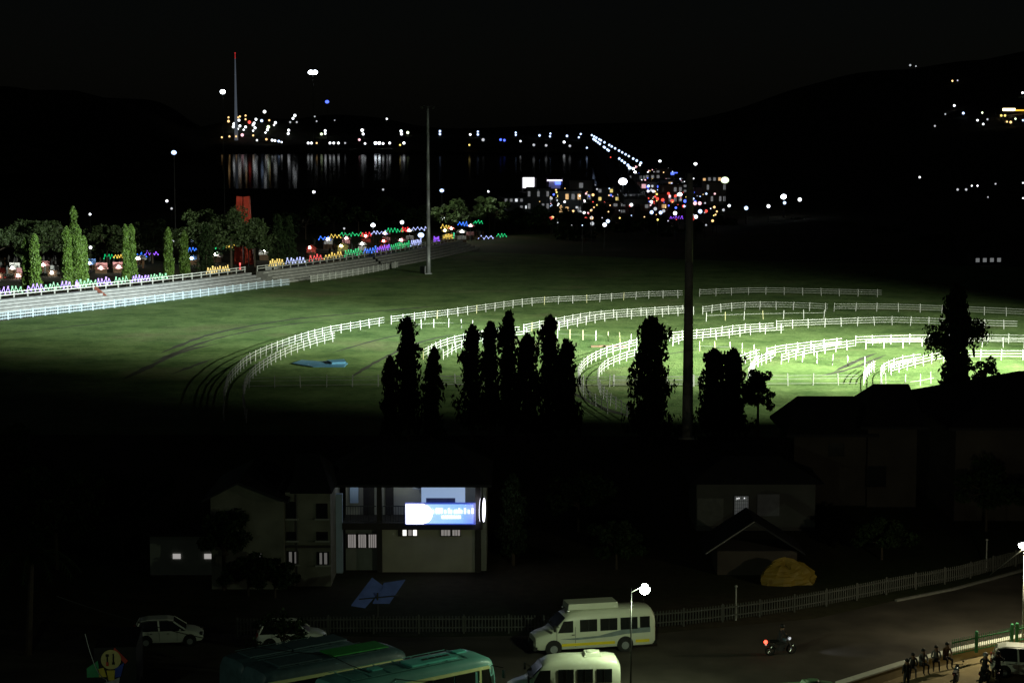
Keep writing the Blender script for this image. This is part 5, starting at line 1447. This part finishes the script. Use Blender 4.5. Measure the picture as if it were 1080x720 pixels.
def minibus(name, label, loc, rz, Lg, nwin, m, hgt=2.75, hw=.98, rear_small=True, stripes=True, roof='rack'):
    """nose at -x"""
    root = empty(name, loc, rz, label, 'minibus')
    x0 = -Lg / 2
    st = [(0, .45, .78, .62), (.08, .36, .98, .80), (.35, .32, 1.10, .90), (.95, .32, 1.28, .95), (1.15, .32, 1.42, hw), (1.75, .32, hgt * .86, hw), (2.15, .32, hgt * .965, hw), (2.9, .32, hgt, hw), (Lg - .6, .32, hgt, hw), (Lg - .18, .34, hgt * .97, hw), (Lg, .42, hgt * .86, hw * .93)]
    rings = []
    for i, (x, zb, zt, w) in enumerate(st):
        rings.append(section(x0 + x, zb, zt, w, .10 if i > 5 else .06, .28 if 5 < i else .12))
    mb = MB(); mb.loft(rings); bd = mb.build('body', m, root, True)
    md = bd.modifiers.new('edge', 'EDGE_SPLIT'); md.split_angle = R(38)
    zw0, zw1 = hgt * .53, hgt * .81
    gl = M['glass']
    xs0, xs1 = 2.45, Lg - (.95 if rear_small else .35)
    step = (xs1 - xs0) / nwin
    for side in (-1, 1):
        yy = side * (hw + .012)
        # front door quarter window
        panel(root, 'door_window', [(x0 + 1.28, yy - side * .03, zw0), (x0 + 2.15, yy - side * .02, zw0), (x0 + 2.15, yy - side * .05, zw1 - .02), (x0 + 1.62, yy - side * .06, zw1 - .04)], gl, side, .03)
        for k in range(nwin):
            a, b = x0 + xs0 + k * step + .09, x0 + xs0 + (k + 1) * step - .09
            w_ = panel(root, 'side_window', [(a, yy - side * .02, zw0), (b, yy - side * .02, zw0), (b, yy - side * .055, zw1), (a, yy - side * .055, zw1)], gl, side, .03)
            panel(root, 'window_divider', [((a + b) / 2 - .02, yy, zw0 + .02), ((a + b) / 2 + .02, yy, zw0 + .02), ((a + b) / 2 + .02, yy - side * .03, zw1 - .02), ((a + b) / 2 - .02, yy - side * .03, zw1 - .02)], M['black_plastic'], side, .035, w_)
        if rear_small:
            a, b = x0 + xs1 + .05, x0 + xs1 + .62
            panel(root, 'side_window', [(a, yy - side * .02, zw0 + .05), (b, yy - side * .02, zw0 + .05), (b, yy - side * .055, zw1), (a, yy - side * .055, zw1)], gl, side, .03)
        # door seams
        mb = MB()
        for xx in (1.22, 2.28): mb.box((x0 + xx, side * (hw + .004), hgt * .42), (.02, .012, hgt * .46))
        mb.build('door_seam', M['black_plastic'], root)
        mb = MB(); mb.box((x0 + 2.15, side * (hw + .03), zw0 - .14), (.16, .04, .04)); mb.build('door_handle', M['black_plastic'], root)
        if stripes:
            # swoosh
            pts = [(x0 + 1.4, .92), (x0 + 3.6, 1.0), (x0 + 5.0, 1.28), (x0 + Lg - .3, 1.38), (x0 + Lg - .3, 1.05), (x0 + 5.2, 1.02), (x0 + 4.4, .92), (x0 + 2.4, .84)]
            panel(root, 'swoosh_stripe', [(x, side * (hw + .006), z) for x, z in pts], M['van_stripe'], side, .01)
            for a, b in ((1.5, 4.55), (5.75, Lg - .35)):
                panel(root, 'yellow_strip', [(x0 + a, side * (hw + .006), .50), (x0 + b, side * (hw + .006), .50), (x0 + b, side * (hw + .006), .66), (x0 + a, side * (hw + .006), .66)], M['van_yellow'], side, .012)
        # mirror
        mb = MB(); mb.path([Vector((x0 + 1.35, side * hw, 1.62)), Vector((x0 + 1.05, side * (hw + .3), 1.75))], .02); mb.box((x0 + 1.02, side * (hw + .32), 1.62), (.10, .2, .34)); mb.build('mirror', M['black_plastic'], root)
        mb = MB(); mb.ball((x0 + .14, side * .60, .82), .14, 10, 6, (.7, 1.2, .9)); mb.build('headlight', M['chrome'], root)
        mb = MB(); mb.box((x0 + Lg - .02, side * (hw * .84), 1.1), (.06, .16, .5)); mb.build('tail_light', M['red_lens'], root)
        for wx in (1.05, 5.15 if Lg > 6.5 else Lg - 1.45):
            wheel(root, x0 + wx, side * (hw - .10), .37, .24, side)
            mb = MB(); mb.tube((x0 + wx, side * (hw - .24), .42), (x0 + wx, side * (hw + .003), .42), .47, .47, 20); mb.build('wheel_arch', M['black_plastic'], root)
    # windscreen
    mb = MB(); mb.prism([(x0 + 1.13, -hw * .86, 1.47), (x0 + 1.13, hw * .86, 1.47), (x0 + 1.76, hw * .80, hgt * .855), (x0 + 1.76, -hw * .80, hgt * .855)], (-.03, 0, .03)); mb.build('windscreen', gl, root)
    mb = MB(); mb.box((x0 + .02, 0, .62), (.05, 1.0, .30)); mb.build('grille', M['black_plastic'], root)
    mb = MB(); mb.box((x0 + .04, 0, .40), (.22, 1.7, .20)); mb.build('bumper', M['black_plastic'], root)
    mb = MB(); mb.box((x0 + Lg + .02, 0, .42), (.16, 1.8, .20)); mb.build('bumper', M['black_plastic'], root)
    mb = MB(); mb.box((x0 + Lg - .01, 0, zw0 + .28), (.06, 1.3, .6)); mb.build('rear_window', gl, root)
    if roof == 'rack':
        mb = MB(); mb.box((x0 + 3.4, 0, hgt + .20), (2.9, 1.25, .32), 0, .97); mb.build('roof_air_conditioner', m, root)
        mb = MB(); mb.ball((x0 + 1.95, -.55, hgt * .985), .09); mb.ball((x0 + 1.95, .55, hgt * .985), .09); mb.build('marker_lamps', M['chrome'], root)
    else:
        mb = MB(); mb.box((x0 + Lg - 1.35, 0, hgt + .10), (.9, .9, .16), 0, .85); mb.tube((x0 + Lg - 1.35, 0, hgt + .17), (x0 + Lg - 1.35, 0, hgt + .24), .34, .28, 18); mb.build('roof_vent', m, root)
    return root
va, vb = at(577, 687.5), at(655, 682)
mid = (at(560, 689) + at(686, 680)) / 2
minibus('parked_minibus', 'white minibus with yellow lower strip and long box on its roof', mid + Vector((0, .1, 0)), R(13), 6.9, 3, M['van_white'], hgt=2.40)
minibus('parked_minibus', 'white minibus in front, cut by the bottom edge, round roof vent', (at_y(594, 740, 97.2).x, 98.6, 0), R(4), 5.7, 3, M['van_white'], hgt=2.45, rear_small=False, stripes=False, roof='vent')

def bus(label, loc, rz, Lg, roofm, hatch, trim, hgt=3.2, hw=1.22, kind=0):
    """front at +x"""
    root = empty('parked_bus', loc, rz, label, 'bus')
    x0 = -Lg / 2
    st = [(0, .5, hgt * .9, hw * .95), (.15, .45, hgt * .97, hw), (.6, .42, hgt, hw), (Lg - 1.2, .42, hgt, hw), (Lg - .5, .42, hgt * .985, hw), (Lg - .15, .42, hgt * .93, hw * .98), (Lg, .45, hgt * .80, hw * .92)]
    mb = MB(); mb.loft([section(x0 + x, zb, zt, w, .08, .30) for x, zb, zt, w in st]); b_ = mb.build('body', roofm, root, True)
    b_.modifiers.new('edge', 'EDGE_SPLIT').split_angle = R(38)
    zw0, zw1 = hgt * .50, hgt * .80
    for side in (-1, 1):
        y = side * (hw + .01)
        mb = MB()
        mb.prism([(x0 + .2, y - side * .045, zw1 + .02), (x0 + Lg - .35, y - side * .045, zw1 + .02), (x0 + Lg - .45, y - side * .07, zw1 + .17), (x0 + .2, y - side * .07, zw1 + .17)], (0, side * .05, 0))
        mb.prism([(x0 + Lg - 1.05, y, .9), (x0 + Lg - .93, y, .9), (x0 + Lg - .93, y - side * .04, zw1 + .02), (x0 + Lg - 1.05, y - side * .04, zw1 + .02)], (0, side * .04, 0))
        mb.prism([(x0 + .2, y, zw0 - .16), (x0 + Lg - 1.05, y, zw0 - .16), (x0 + Lg - 1.05, y, zw0 - .04), (x0 + .2, y, zw0 - .04)], (0, side * .03, 0))
        mb.build('side_trim', trim, root)
        n = int((Lg - 1.4) / 1.15)
        for k in range(n):
            a = x0 + .3 + k * (Lg - 1.5) / n; b = a + (Lg - 1.5) / n - .10
            panel(root, 'side_window', [(a, y - side * .005, zw0), (b, y - side * .005, zw0), (b, y - side * .04, zw1), (a, y - side * .04, zw1)], M['glass'], side, .025)
        panel(root, 'door_window', [(x0 + Lg - .88, y - side * .005, zw0), (x0 + Lg - .25, y - side * .03, zw0), (x0 + Lg - .42, y - side * .08, zw1), (x0 + Lg - .88, y - side * .04, zw1)], M['glass'], side, .03)
        for wx in (1.9, Lg - 2.3): wheel(root, x0 + wx, side * (hw - .12), .46, .28, side)
        mb = MB(); mb.path([Vector((x0 + Lg - .25, side * hw * .9, hgt * .84)), Vector((x0 + Lg + .25, side * (hw + .22), hgt * .80))], .025); mb.box((x0 + Lg + .27, side * (hw + .24), hgt * .70), (.08, .18, .4)); mb.build('mirror', M['black_plastic'], root)
    mb = MB(); mb.prism([(x0 + Lg - .02, -hw * .86, zw0 - .1), (x0 + Lg - .02, hw * .86, zw0 - .1), (x0 + Lg - .20, hw * .82, hgt * .84), (x0 + Lg - .20, -hw * .82, hgt * .84)], (.04, 0, .02)); mb.build('windscreen', M['glass'], root)
    mb = MB()
    for k in range(1, int(Lg / 1.1)): mb.box((x0 + k * 1.1, 0, hgt + .028), (.05, hw * 1.5, .03))
    mb.build('roof_ribs', roofm, root)
    mb = MB()
    for s2 in (-1, 1): mb.tube((x0 + .8, s2 * hw * .78, hgt + .06), (x0 + Lg - 1.6, s2 * hw * .78, hgt + .06), .02, .02, 5)
    mb.build('roof_rails', roofm, root)
    if kind == 0:
        mb = MB(); mb.box((x0 + Lg * .64, -.15, hgt + .07), (2.7, 1.0, .10)); hu = mb.build('roof_hatch', hatch, root)
        mb = MB()
        for k in range(4): mb.box((x0 + Lg * .64 - .25 + k * .42, -.15, hgt + .13), (.30, .22, .03))
        mb.build('hatch_vents', M['dark_steel'], hu)
        mb = MB(); mb.box((x0 + Lg - 1.2, .3, hgt + .05), (.6, .5, .06)); mb.build('roof_hatch', hatch, root)
        mb = MB(); mb.box((x0 + Lg * .32, .2, hgt + .05), (.6, .5, .06)); mb.build('roof_hatch', hatch, root)
    else:
        mb = MB(); mb.box((x0 + Lg * .70, .05, hgt + .06), (3.2, 1.3, .06)); mb.build('roof_panel', hatch, root)
        mb = MB(); mb.box((x0 + Lg * .28, .0, hgt + .06), (2.4, 1.3, .06)); mb.build('roof_panel', M['bus_dark'], root)
    return root
# roof edge near side anchored by the photo
e1, e2 = at(428, 719, 2.75), at(520, 700, 2.75)
ang = math.atan2(e2.y - e1.y, e2.x - e1.x)
f = Vector((math.cos(ang), math.sin(ang), 0)); nl = Vector((-f.y, f.x, 0))
c = e2 + f * .2 - f * 4.6 + nl * 1.2; c.z = 0
bus('teal roofed bus beside the front minibus, light turquoise hatch on top', c, ang, 9.2, M['bus_teal'], M['bus_teal_light'], M['bus_trim'])
e1, e2 = at(290, 718, 2.75), at(432, 692, 2.75)
ang = math.atan2(e2.y - e1.y, e2.x - e1.x); f = Vector((math.cos(ang), math.sin(ang), 0)); nl = Vector((-f.y, f.x, 0))
c = e2 - f * 4.1 + nl * 1.2; c.z = 0
bus('dark roofed bus with a green roof panel, left of the teal one', c, ang, 8.2, M['bus_dark'], M['bus_green'], M['bus_trim'], kind=1)
e2 = at(372, 686, 2.6)
c = e2 - f * 2.4 + nl * 1.3; c.z = 0
bus('farthest dusty dark bus behind the one with the green roof panel', c + nl * .8, ang + .03, 7.0, M['bus_dark'], M['bus_dark'], M['old_white'], hgt=2.7, kind=1)
# green roofed vehicle at the bottom centre right
c = at_y(782, 722, 97); c = Vector((c.x, 98, 0))
minibus('parked_minibus', 'green roofed minibus showing only its roof at the bottom edge', Vector((c.x + 1.2, 92.6, 0)), R(12), 6.2, 3, mat('pale_green_vehicle_paint', (.16, .30, .16), .45, var=.2), hgt=2.55, rear_small=False, stripes=False, roof='vent')

def car(label, loc, rz, m, hatch=True, Lg=3.9, hw=.84, h=1.5, cat='car', group=None):
    """front at +x"""
    root = empty('parked_car', loc, rz, label, cat, group)
    x0 = -Lg / 2
    st = [(0, .45, .80, hw * .86), (.10, .30, .92, hw * .95), (.5, .26, .96, hw), (1.6, .24, .95, hw), (2.7, .24, .93, hw), (3.4, .26, .84, hw * .97), (Lg - .12, .30, .70, hw * .9), (Lg, .40, .58, hw * .78)]
    mb = MB(); mb.loft([section(x0 + x, zb, zt, w, .05, .08) for x, zb, zt, w in st]); b_ = mb.build('body', m, root, True)
    b_.modifiers.new('edge', 'EDGE_SPLIT').split_angle = R(40)
    cb = [(.12, .94, hw * .90), (.35, h - .10, hw * .76), (.8, h, hw * .74), (1.9, h, hw * .74), (2.25, h - .07, hw * .75), (2.95, .95, hw * .88)]
    rings = []
    for x, zt, w in cb:
        rings.append([Vector((x0 + x, -hw * .93, .90)), Vector((x0 + x, -w, zt - .03)), Vector((x0 + x, -w * .8, zt)), Vector((x0 + x, w * .8, zt)), Vector((x0 + x, w, zt - .03)), Vector((x0 + x, hw * .93, .90))])
    mb = MB(); mb.loft(rings); mb.build('window_glass', M['glass'], root)
    mb = MB()
    rr = []
    for x, zt, w in cb[1:5]: rr.append([Vector((x0 + x, -w * 1.02, zt - .05)), Vector((x0 + x, -w * .8, zt + .02)), Vector((x0 + x, w * .8, zt + .02)), Vector((x0 + x, w * 1.02, zt - .05))])
    mb.loft(rr); rf = mb.build('roof', m, root, False)
    mb = MB()
    for side in (-1, 1):
        for (xa, za, wa), (xb, zb_, wb) in ((cb[0], cb[1]), (cb[5], cb[4])):
            mb.beam((x0 + xa, side * hw * .91, .92), (x0 + xb, side * (wb + .01), zb_ - .03), .07, .07)
        mb.beam((x0 + 1.45, side * hw * .95, .92), (x0 + 1.40, side * (cb[3][2] + .012), h - .03), .03, .09)
    mb.build('pillars', m, root)
    for side in (-1, 1):
        for wx in (.72, Lg - .75):
            mb = MB(); mb.tube((x0 + wx, side * (hw - .2), .34), (x0 + wx, side * (hw + .004), .34), .37, .37, 20); mb.build('wheel_arch', M['black_plastic'], root)
            wheel(root, x0 + wx, side * (hw - .09), .29, .2, side)
        mb = MB(); mb.box((x0 + Lg - .12, side * hw * .66, .66), (.18, .34, .15)); mb.build('headlight', M['chrome'], root)
        mb = MB(); mb.box((x0 + .03, side * hw * .74, .86), (.08, .18, .24)); mb.build('tail_light', M['red_lens'], root)
        mb = MB(); mb.box((x0 + 2.62, side * (hw + .10), .98), (.10, .16, .11)); mb.build('mirror', m, root)
        mb = MB(); mb.box((x0 + 1.0, side * (hw + .012), .78), (.14, .03, .03)); mb.box((x0 + 1.95, side * (hw + .012), .77), (.14, .03, .03)); mb.build('door_handle', M['black_plastic'], root)
        mb = MB()
        for xx in (.85, 1.47, 2.45): mb.box((x0 + xx, side * (hw + .002), .62), (.012, .008, .56))
        mb.build('door_seam', M['black_plastic'], root)
    mb = MB(); mb.box((x0 + Lg - .02, 0, .42), (.08, 1.1, .16)); mb.build('grille', M['black_plastic'], root)
    mb = MB(); mb.box((x0 - .005, 0, .52), (.03, .5, .12)); mb.build('number_plate', M['old_white'], root)
    return root
p = at(178, 678); car('white hatchback parked alone below the hut at lower left', p, R(8), M['car_white'])
p = at(308, 681); car('white car half hidden by dark branches behind the buses', p, R(6), M['car_white'])
p = at(1086, 712); car('white hatchback at the right edge below the green railing', p, R(-14), M['car_white'], Lg=4.1, h=1.62)
p = at(1022, 756); car('blue grey car whose roof shows at the bottom right', p, R(16), M['car_blue'])
# dark branches hanging over the car behind the buses
p = at(300, 712)
broad_tree(p.x, p.y, 3.6, 1.9, 1.3, 'sparse dark shrub overhanging the car behind the buses', M['leaf_dark'], n=700, leaf=.14, clumps=16, name='bare_shrub')
# painted truck back at lower left
p = at(118, 742)
tr = empty('painted_truck', Vector((p.x, p.y, 0)), R(6), 'colourful painted truck back with a yellow disc at lower left', 'truck')
SP = p.y / F_PX
def tz(py): return (742 - py) * SP
tm = [M['green_paint'], mat('truck_yellow', (.62, .50, .06), .6), mat('truck_blue', (.03, .07, .40), .6), mat('truck_cream', (.55, .48, .18), .6), mat('truck_red', (.45, .05, .03), .6)]
mb = MB(); mb.box((.2, 2.2, 1.75), (2.1, 4.2, 2.3)); mb.build('cargo_box', M['black_plastic'], tr)
mb = MB(); mb.box((.2, 2.2, .55), (2.0, 4.6, .25)); mb.build('chassis', M['dark_steel'], tr)
for sx in (-1, 1):
    for wy in (.9, 4.2): 
        mb = MB(); mb.tube((.2 + sx * .75, wy, .42), (.2 + sx * 1.0, wy, .42), .42, .42, 18); mb.build('wheel', M['rubber'], tr)
zc = tz(693)
def tp3(px, py, y=0.0): return Vector(((px - 118) * SP, y, tz(py)))
mb = MB(); mb.tube(tp3(118, 693, .02), tp3(118, 693, .08), .50, .50, 30); dk = mb.build('yellow_disc', tm[3], tr)
mb = MB(); mb.box(tp3(114, 688, -.0), (.15, .04, .12)); mb.box(tp3(114, 693, 0), (.06, .04, .34)); mb.box(tp3(120.5, 692, 0), (.07, .04, .52)); mb.box(tp3(120.5, 697, 0), (.13, .04, .12)); mb.build('dark_painted_figures', M['black_plastic'], dk)
mb = MB(); mb.box(tp3(114, 697.5, -.0), (.12, .045, .2)); mb.build('red_painted_mark', tm[4], dk)
for nm, q, mm in (('green_panel', [(92, 702), (104, 694), (106, 712), (92, 712)], tm[0]), ('yellow_panel', [(104, 703), (110, 702), (113, 712), (105, 712)], tm[1]), ('yellow_panel', [(113, 705), (122, 705), (121, 716), (115, 716)], tm[1]),
                  ('blue_panel', [(122, 703), (132, 697), (128, 712), (122, 713)], tm[2]), ('red_panel', [(122, 680), (136, 695), (133, 698), (120, 684)], tm[4]), ('white_panel', [(108, 720), (127, 713), (126, 720), (112, 724)], M['white_paint'])):
    mb = MB(); mb.prism([tp3(x, y, .03) for x, y in q], (0, .06, 0)); mb.build(nm, mm, tr)

# utility pole and cables at lower left
p = at(348, 735)
up = empty('utility_pole', p, 0, 'pale slim pole standing among the buses', 'pole')
hz = at_y(347, 688, p.y).z
mb = MB(); mb.tube((0, 0, 0), (0, 0, hz), .10, .08, 10); mb.build('shaft', mat('ochre_pole_paint', (.40, .38, .20), .7), up)
def cable(label, pts):
    o_ = Vector(pts[0]); mb = MB(); L_ = []
    for a, b in zip(pts[:-1], pts[1:]):
        a, b = Vector(a) - o_, Vector(b) - o_
        for k in range(12):
            t = k / 12; q = a.lerp(b, t); q.z -= .5 * 4 * t * (1 - t); L_.append(q)
    L_.append(Vector(pts[-1]) - o_)
    mb.path(L_, .022, 5); o = mb.build('overhead_cable', M['black_plastic']); o.location = o_; tag(o, label, 'cable')
cable('thin black cable crossing the dark bus from left to right', [at_y(60, 628, 88), at_y(348, 690, 93), at_y(470, 716, 92)])
cable('thin black cable sagging over the painted truck', [at_y(90, 668, 88), at_y(112, 716, 86), at_y(150, 760, 84)])

# ------------------------------------------------------------------ people and motorcycles
def person(label, loc, rz, pose, top, legs, skin=None, group=None):
    """continuous skinned body; pose: 'stand', 'sit', 'ride'"""
    if pose == 'stand':
        J = {'pel': (0, 0, .92), 'chest': (0, .01, 1.28), 'neck': (0, .0, 1.47), 'head': (0, -.02, 1.60), 'crown': (0, -.01, 1.70),
             'shl': (-.18, 0, 1.42), 'ell': (-.24, .03, 1.14), 'hal': (-.21, -.12, .92), 'shr': (.18, 0, 1.42), 'elr': (.25, .04, 1.14), 'har': (.20, -.10, .94),
             'hil': (-.10, 0, .88), 'knl': (-.11, -.02, .48), 'anl': (-.12, .02, .09), 'tol': (-.13, -.13, .04), 'hir': (.10, 0, .88), 'knr': (.12, -.02, .48), 'anr': (.13, .02, .09), 'tor': (.14, -.13, .04)}
    elif pose == 'sit':
        J = {'pel': (0, 0, .12), 'chest': (0, -.06, .48), 'neck': (0, -.09, .67), 'head': (0, -.13, .80), 'crown': (0, -.12, .90),
             'shl': (-.18, -.07, .62), 'ell': (-.25, -.16, .36), 'hal': (-.12, -.36, .24), 'shr': (.18, -.07, .62), 'elr': (.25, -.16, .36), 'har': (.10, -.38, .24),
             'hil': (-.10, -.02, .10), 'knl': (-.14, -.44, .12), 'anl': (-.14, -.42, -.30), 'tol': (-.15, -.56, -.36), 'hir': (.10, -.02, .10), 'knr': (.15, -.44, .13), 'anr': (.17, -.36, -.30), 'tor': (.18, -.50, -.36)}
    else:  # riding, faces -y
        J = {'pel': (0, .1, .88), 'chest': (0, -.02, 1.22), 'neck': (0, -.08, 1.40), 'head': (0, -.13, 1.53), 'crown': (0, -.12, 1.63),
             'shl': (-.18, -.05, 1.35), 'ell': (-.30, -.22, 1.14), 'hal': (-.30, -.50, 1.06), 'shr': (.18, -.05, 1.35), 'elr': (.30, -.22, 1.14), 'har': (.30, -.50, 1.06),
             'hil': (-.11, .08, .84), 'knl': (-.24, -.28, .68), 'anl': (-.22, -.02, .34), 'tol': (-.22, -.16, .28), 'hir': (.11, .08, .84), 'knr': (.24, -.28, .68), 'anr': (.22, -.02, .34), 'tor': (.22, -.16, .28)}
    names = list(J); idx = {n: i for i, n in enumerate(names)}
    E = [('pel', 'chest'), ('chest', 'neck'), ('neck', 'head'), ('head', 'crown'), ('neck', 'shl'), ('shl', 'ell'), ('ell', 'hal'), ('neck', 'shr'), ('shr', 'elr'), ('elr', 'har'), ('pel', 'hil'), ('hil', 'knl'), ('knl', 'anl'), ('anl', 'tol'), ('pel', 'hir'), ('hir', 'knr'), ('knr', 'anr'), ('anr', 'tor')]
    rad = {'pel': .15, 'chest': .16, 'neck': .06, 'head': .10, 'crown': .07, 'shl': .065, 'shr': .065, 'ell': .045, 'elr': .045, 'hal': .035, 'har': .035, 'hil': .10, 'hir': .10, 'knl': .062, 'knr': .062, 'anl': .042, 'anr': .042, 'tol': .035, 'tor': .035}
    me = bpy.data.meshes.new('person_skeleton'); me.from_pydata([J[n] for n in names], [(idx[a], idx[b]) for a, b in E], [])
    tmp = bpy.data.objects.new('tmp', me); COL.objects.link(tmp)
    tmp.modifiers.new('skin', 'SKIN'); sv = me.skin_vertices[0].data
    for n in names: sv[idx[n]].radius = (rad[n], rad[n] * (.72 if n in ('chest', 'pel') else 1))
    sv[0].use_root = True
    s_ = tmp.modifiers.new('sub', 'SUBSURF'); s_.levels = 1; s_.render_levels = 1
    dg = bpy.context.evaluated_depsgraph_get(); bm_me = bpy.data.meshes.new_from_object(tmp.evaluated_get(dg))
    bpy.data.objects.remove(tmp)
    bm_me.materials.clear()
    for m in (skin or M['skin'], top, legs): bm_me.materials.append(m)
    zp, zn = J['pel'][2], J['neck'][2]
    for pg in bm_me.polygons:
        c = pg.center
        hand = min((Vector(J[k]) - c).length for k in ('hal', 'har')) < .09
        near_leg = min((Vector(J[k]) - c).length for k in ('knl', 'knr', 'anl', 'anr', 'tol', 'tor', 'hil', 'hir'))
        near_up = min((Vector(J[k]) - c).length for k in ('chest', 'shl', 'shr', 'ell', 'elr', 'neck'))
        pg.material_index = 0 if (c.z > zn + .02 or hand) else (2 if near_leg < near_up else 1)
        pg.use_smooth = True
    root = bpy.data.objects.new('person', bm_me); COL.objects.link(root)
    root.location = loc; root.rotation_euler = (0, 0, rz)
    tag(root, label, 'person', group)
    return root, J
def hair(root, J, m=None, r=.115, name='hair'):
    mb = MB(); h = Vector(J['crown']) + Vector((0, .025, -.02)); mb.ball(h, r, 12, 8, (1, 1.05, .9)); mb.build(name, m or M['hair'], root, True)
for (px, py, top, lb) in ((997, 689.5, 'cloth_brown', 'seated person in a brownish top nearest the green railing'), (986.5, 692.5, 'cloth_grey', 'seated person in a grey top, second from the green railing'), (972, 696, 'cloth_grey', 'seated person leaning forward, third from the green railing'), (962, 699, 'cloth_dark', 'seated person in dark clothes at the left of the wall row')):
    b = at(px, py + 5, .64)
    r_, J = person(lb, b + Vector((0, -.12, 0)), R(12) + rnd.uniform(-.3, .3), 'sit', M[top], M['cloth_dark']); hair(r_, J); r_.scale = [rnd.uniform(.92, 1.06)] * 3; r_.rotation_euler = (rnd.uniform(-.12, .18), 0, R(12) + rnd.uniform(-.7, .7))
b = at(962, 729); r_, J = person('standing person in dark clothes beside the people on the wall', Vector((b.x - .3, b.y, 0)), R(200), 'stand', M['cloth_dark'], M['cloth_dark']); hair(r_, J)

def motorcycle(label, loc, rz, lit=False):
    """front at -y"""
    root = empty('motorcycle', loc, rz, label, 'motorcycle')
    for y, nm in ((-.66, 'front_wheel'), (.62, 'rear_wheel')):
        mb = MB()
        n = 20
        for k in range(n):
            a, b = 2 * math.pi * k / n, 2 * math.pi * (k + 1) / n
            mb.tube((0, y + math.cos(a) * .26, .31 + math.sin(a) * .26), (0, y + math.cos(b) * .26, .31 + math.sin(b) * .26), .05, .05, 6)
        w_ = mb.build(nm, M['rubber'], root)
        mb = MB(); mb.tube((-.06, y, .31), (.06, y, .31), .05, .05)
        for k in range(6): a = k * math.pi / 3; mb.tube((0, y, .31), (0, y + math.cos(a) * .24, .31 + math.sin(a) * .24), .012, .012, 4)
        mb.build('spokes', M['chrome'], w_)
    mb = MB(); mb.tube((-.08, -.66, .31), (-.08, -.40, .92), .025, .025); mb.tube((.08, -.66, .31), (.08, -.40, .92), .025, .025); mb.build('front_fork', M['chrome'], root)
    mb = MB(); mb.tube((-.34, -.36, 1.02), (.34, -.36, 1.02), .018, .018); mb.tube((0, -.42, .9), (0, -.38, 1.02), .03, .03); mb.build('handlebar', M['black_plastic'], root)
    for s in (-1, 1):
        mb = MB(); mb.tube((s * .26, -.38, 1.02), (s * .30, -.40, 1.18), .008, .008, 4); mb.ball((s * .31, -.40, 1.2), .06, 8, 5, (1, .3, .7)); mb.build('mirror', M['black_plastic'], root)
    mb = MB(); mb.ball((0, -.12, .80), .22, 12, 8, (.62, 1.25, .62)); mb.build('fuel_tank', M['car_blue'], root, True)
    mb = MB(); mb.box((0, .36, .80), (.24, .72, .10), 0, .85); mb.build('seat', M['black_plastic'], root)
    mb = MB(); mb.box((0, -.02, .42), (.26, .40, .34), 0, .8); mb.build('engine', M['dark_steel'], root)
    mb = MB(); mb.path([Vector((0, -.40, .85)), Vector((0, -.1, .62)), Vector((0, .3, .66)), Vector((0, .62, .31))], .035); mb.path([Vector((0, .3, .7)), Vector((0, .8, .78))], .04); mb.build('frame', M['dark_steel'], root)
    mb = MB(); mb.tube((.14, .1, .30), (.16, .80, .40), .035, .05); mb.build('exhaust', M['chrome'], root)
    mb = MB(); mb.ball((0, -.52, .90), .10, 10, 6); mb.build('headlight', L['dimwhite'] if lit else M['chrome'], root)
    mb = MB(); mb.ball((0, .88, .78), .11 if lit else .05, 10, 6); mb.build('tail_light', emit('tail_lamp_red', (1, .06, .03), 5) if lit else M['red_lens'], root)
    if lit: mb = MB(); mb.ball((0, .86, .62), .05); mb.build('number_lamp', emit('plate_lamp', (.8, .5, .4), .5), root)
    return root
b = at(823, 690)
motorcycle('motorcycle riding rightward on the road with its red tail lamp lit', b, R(105 + 0), True)
r_, J = person('rider in dark clothes and a helmet on the moving motorcycle', b, R(105), 'ride', M['cloth_dark'], M['cloth_dark']); hair(r_, J, M['black_plastic'], .14, 'helmet')
d = bpy.data.lights.new('motorcycle_headlight', 'SPOT'); d.energy = 160; d.spot_size = R(50); d.spot_blend = .8; d.color = (.8, .88, 1)
o = bpy.data.objects.new('motorcycle_headlight', d); COL.objects.link(o); o.location = b + Vector((.75, .15, .95)); o.rotation_euler = Vector((-1, -.15, .16)).to_track_quat('Z', 'Y').to_euler()
b = at(1038, 722)
motorcycle('parked motorcycle under the person in a pale helmet', b, R(150))
r_, J = person('person in a pale helmet sitting on the parked motorcycle', b, R(150), 'ride', M['cloth_dark'], M['cloth_dark']); hair(r_, J, M['white_paint'], .15, 'helmet')
b = at(1052, 720)
motorcycle('parked motorcycle under the bareheaded person', b, R(170))
r_, J = person('bareheaded person sitting on the motorcycle next to the white car', b, R(170), 'ride', M['cloth_dark'], M['cloth_dark']); hair(r_, J)
b = at(1008, 722)
motorcycle('empty parked motorcycle left of the helmeted person', b, R(160))
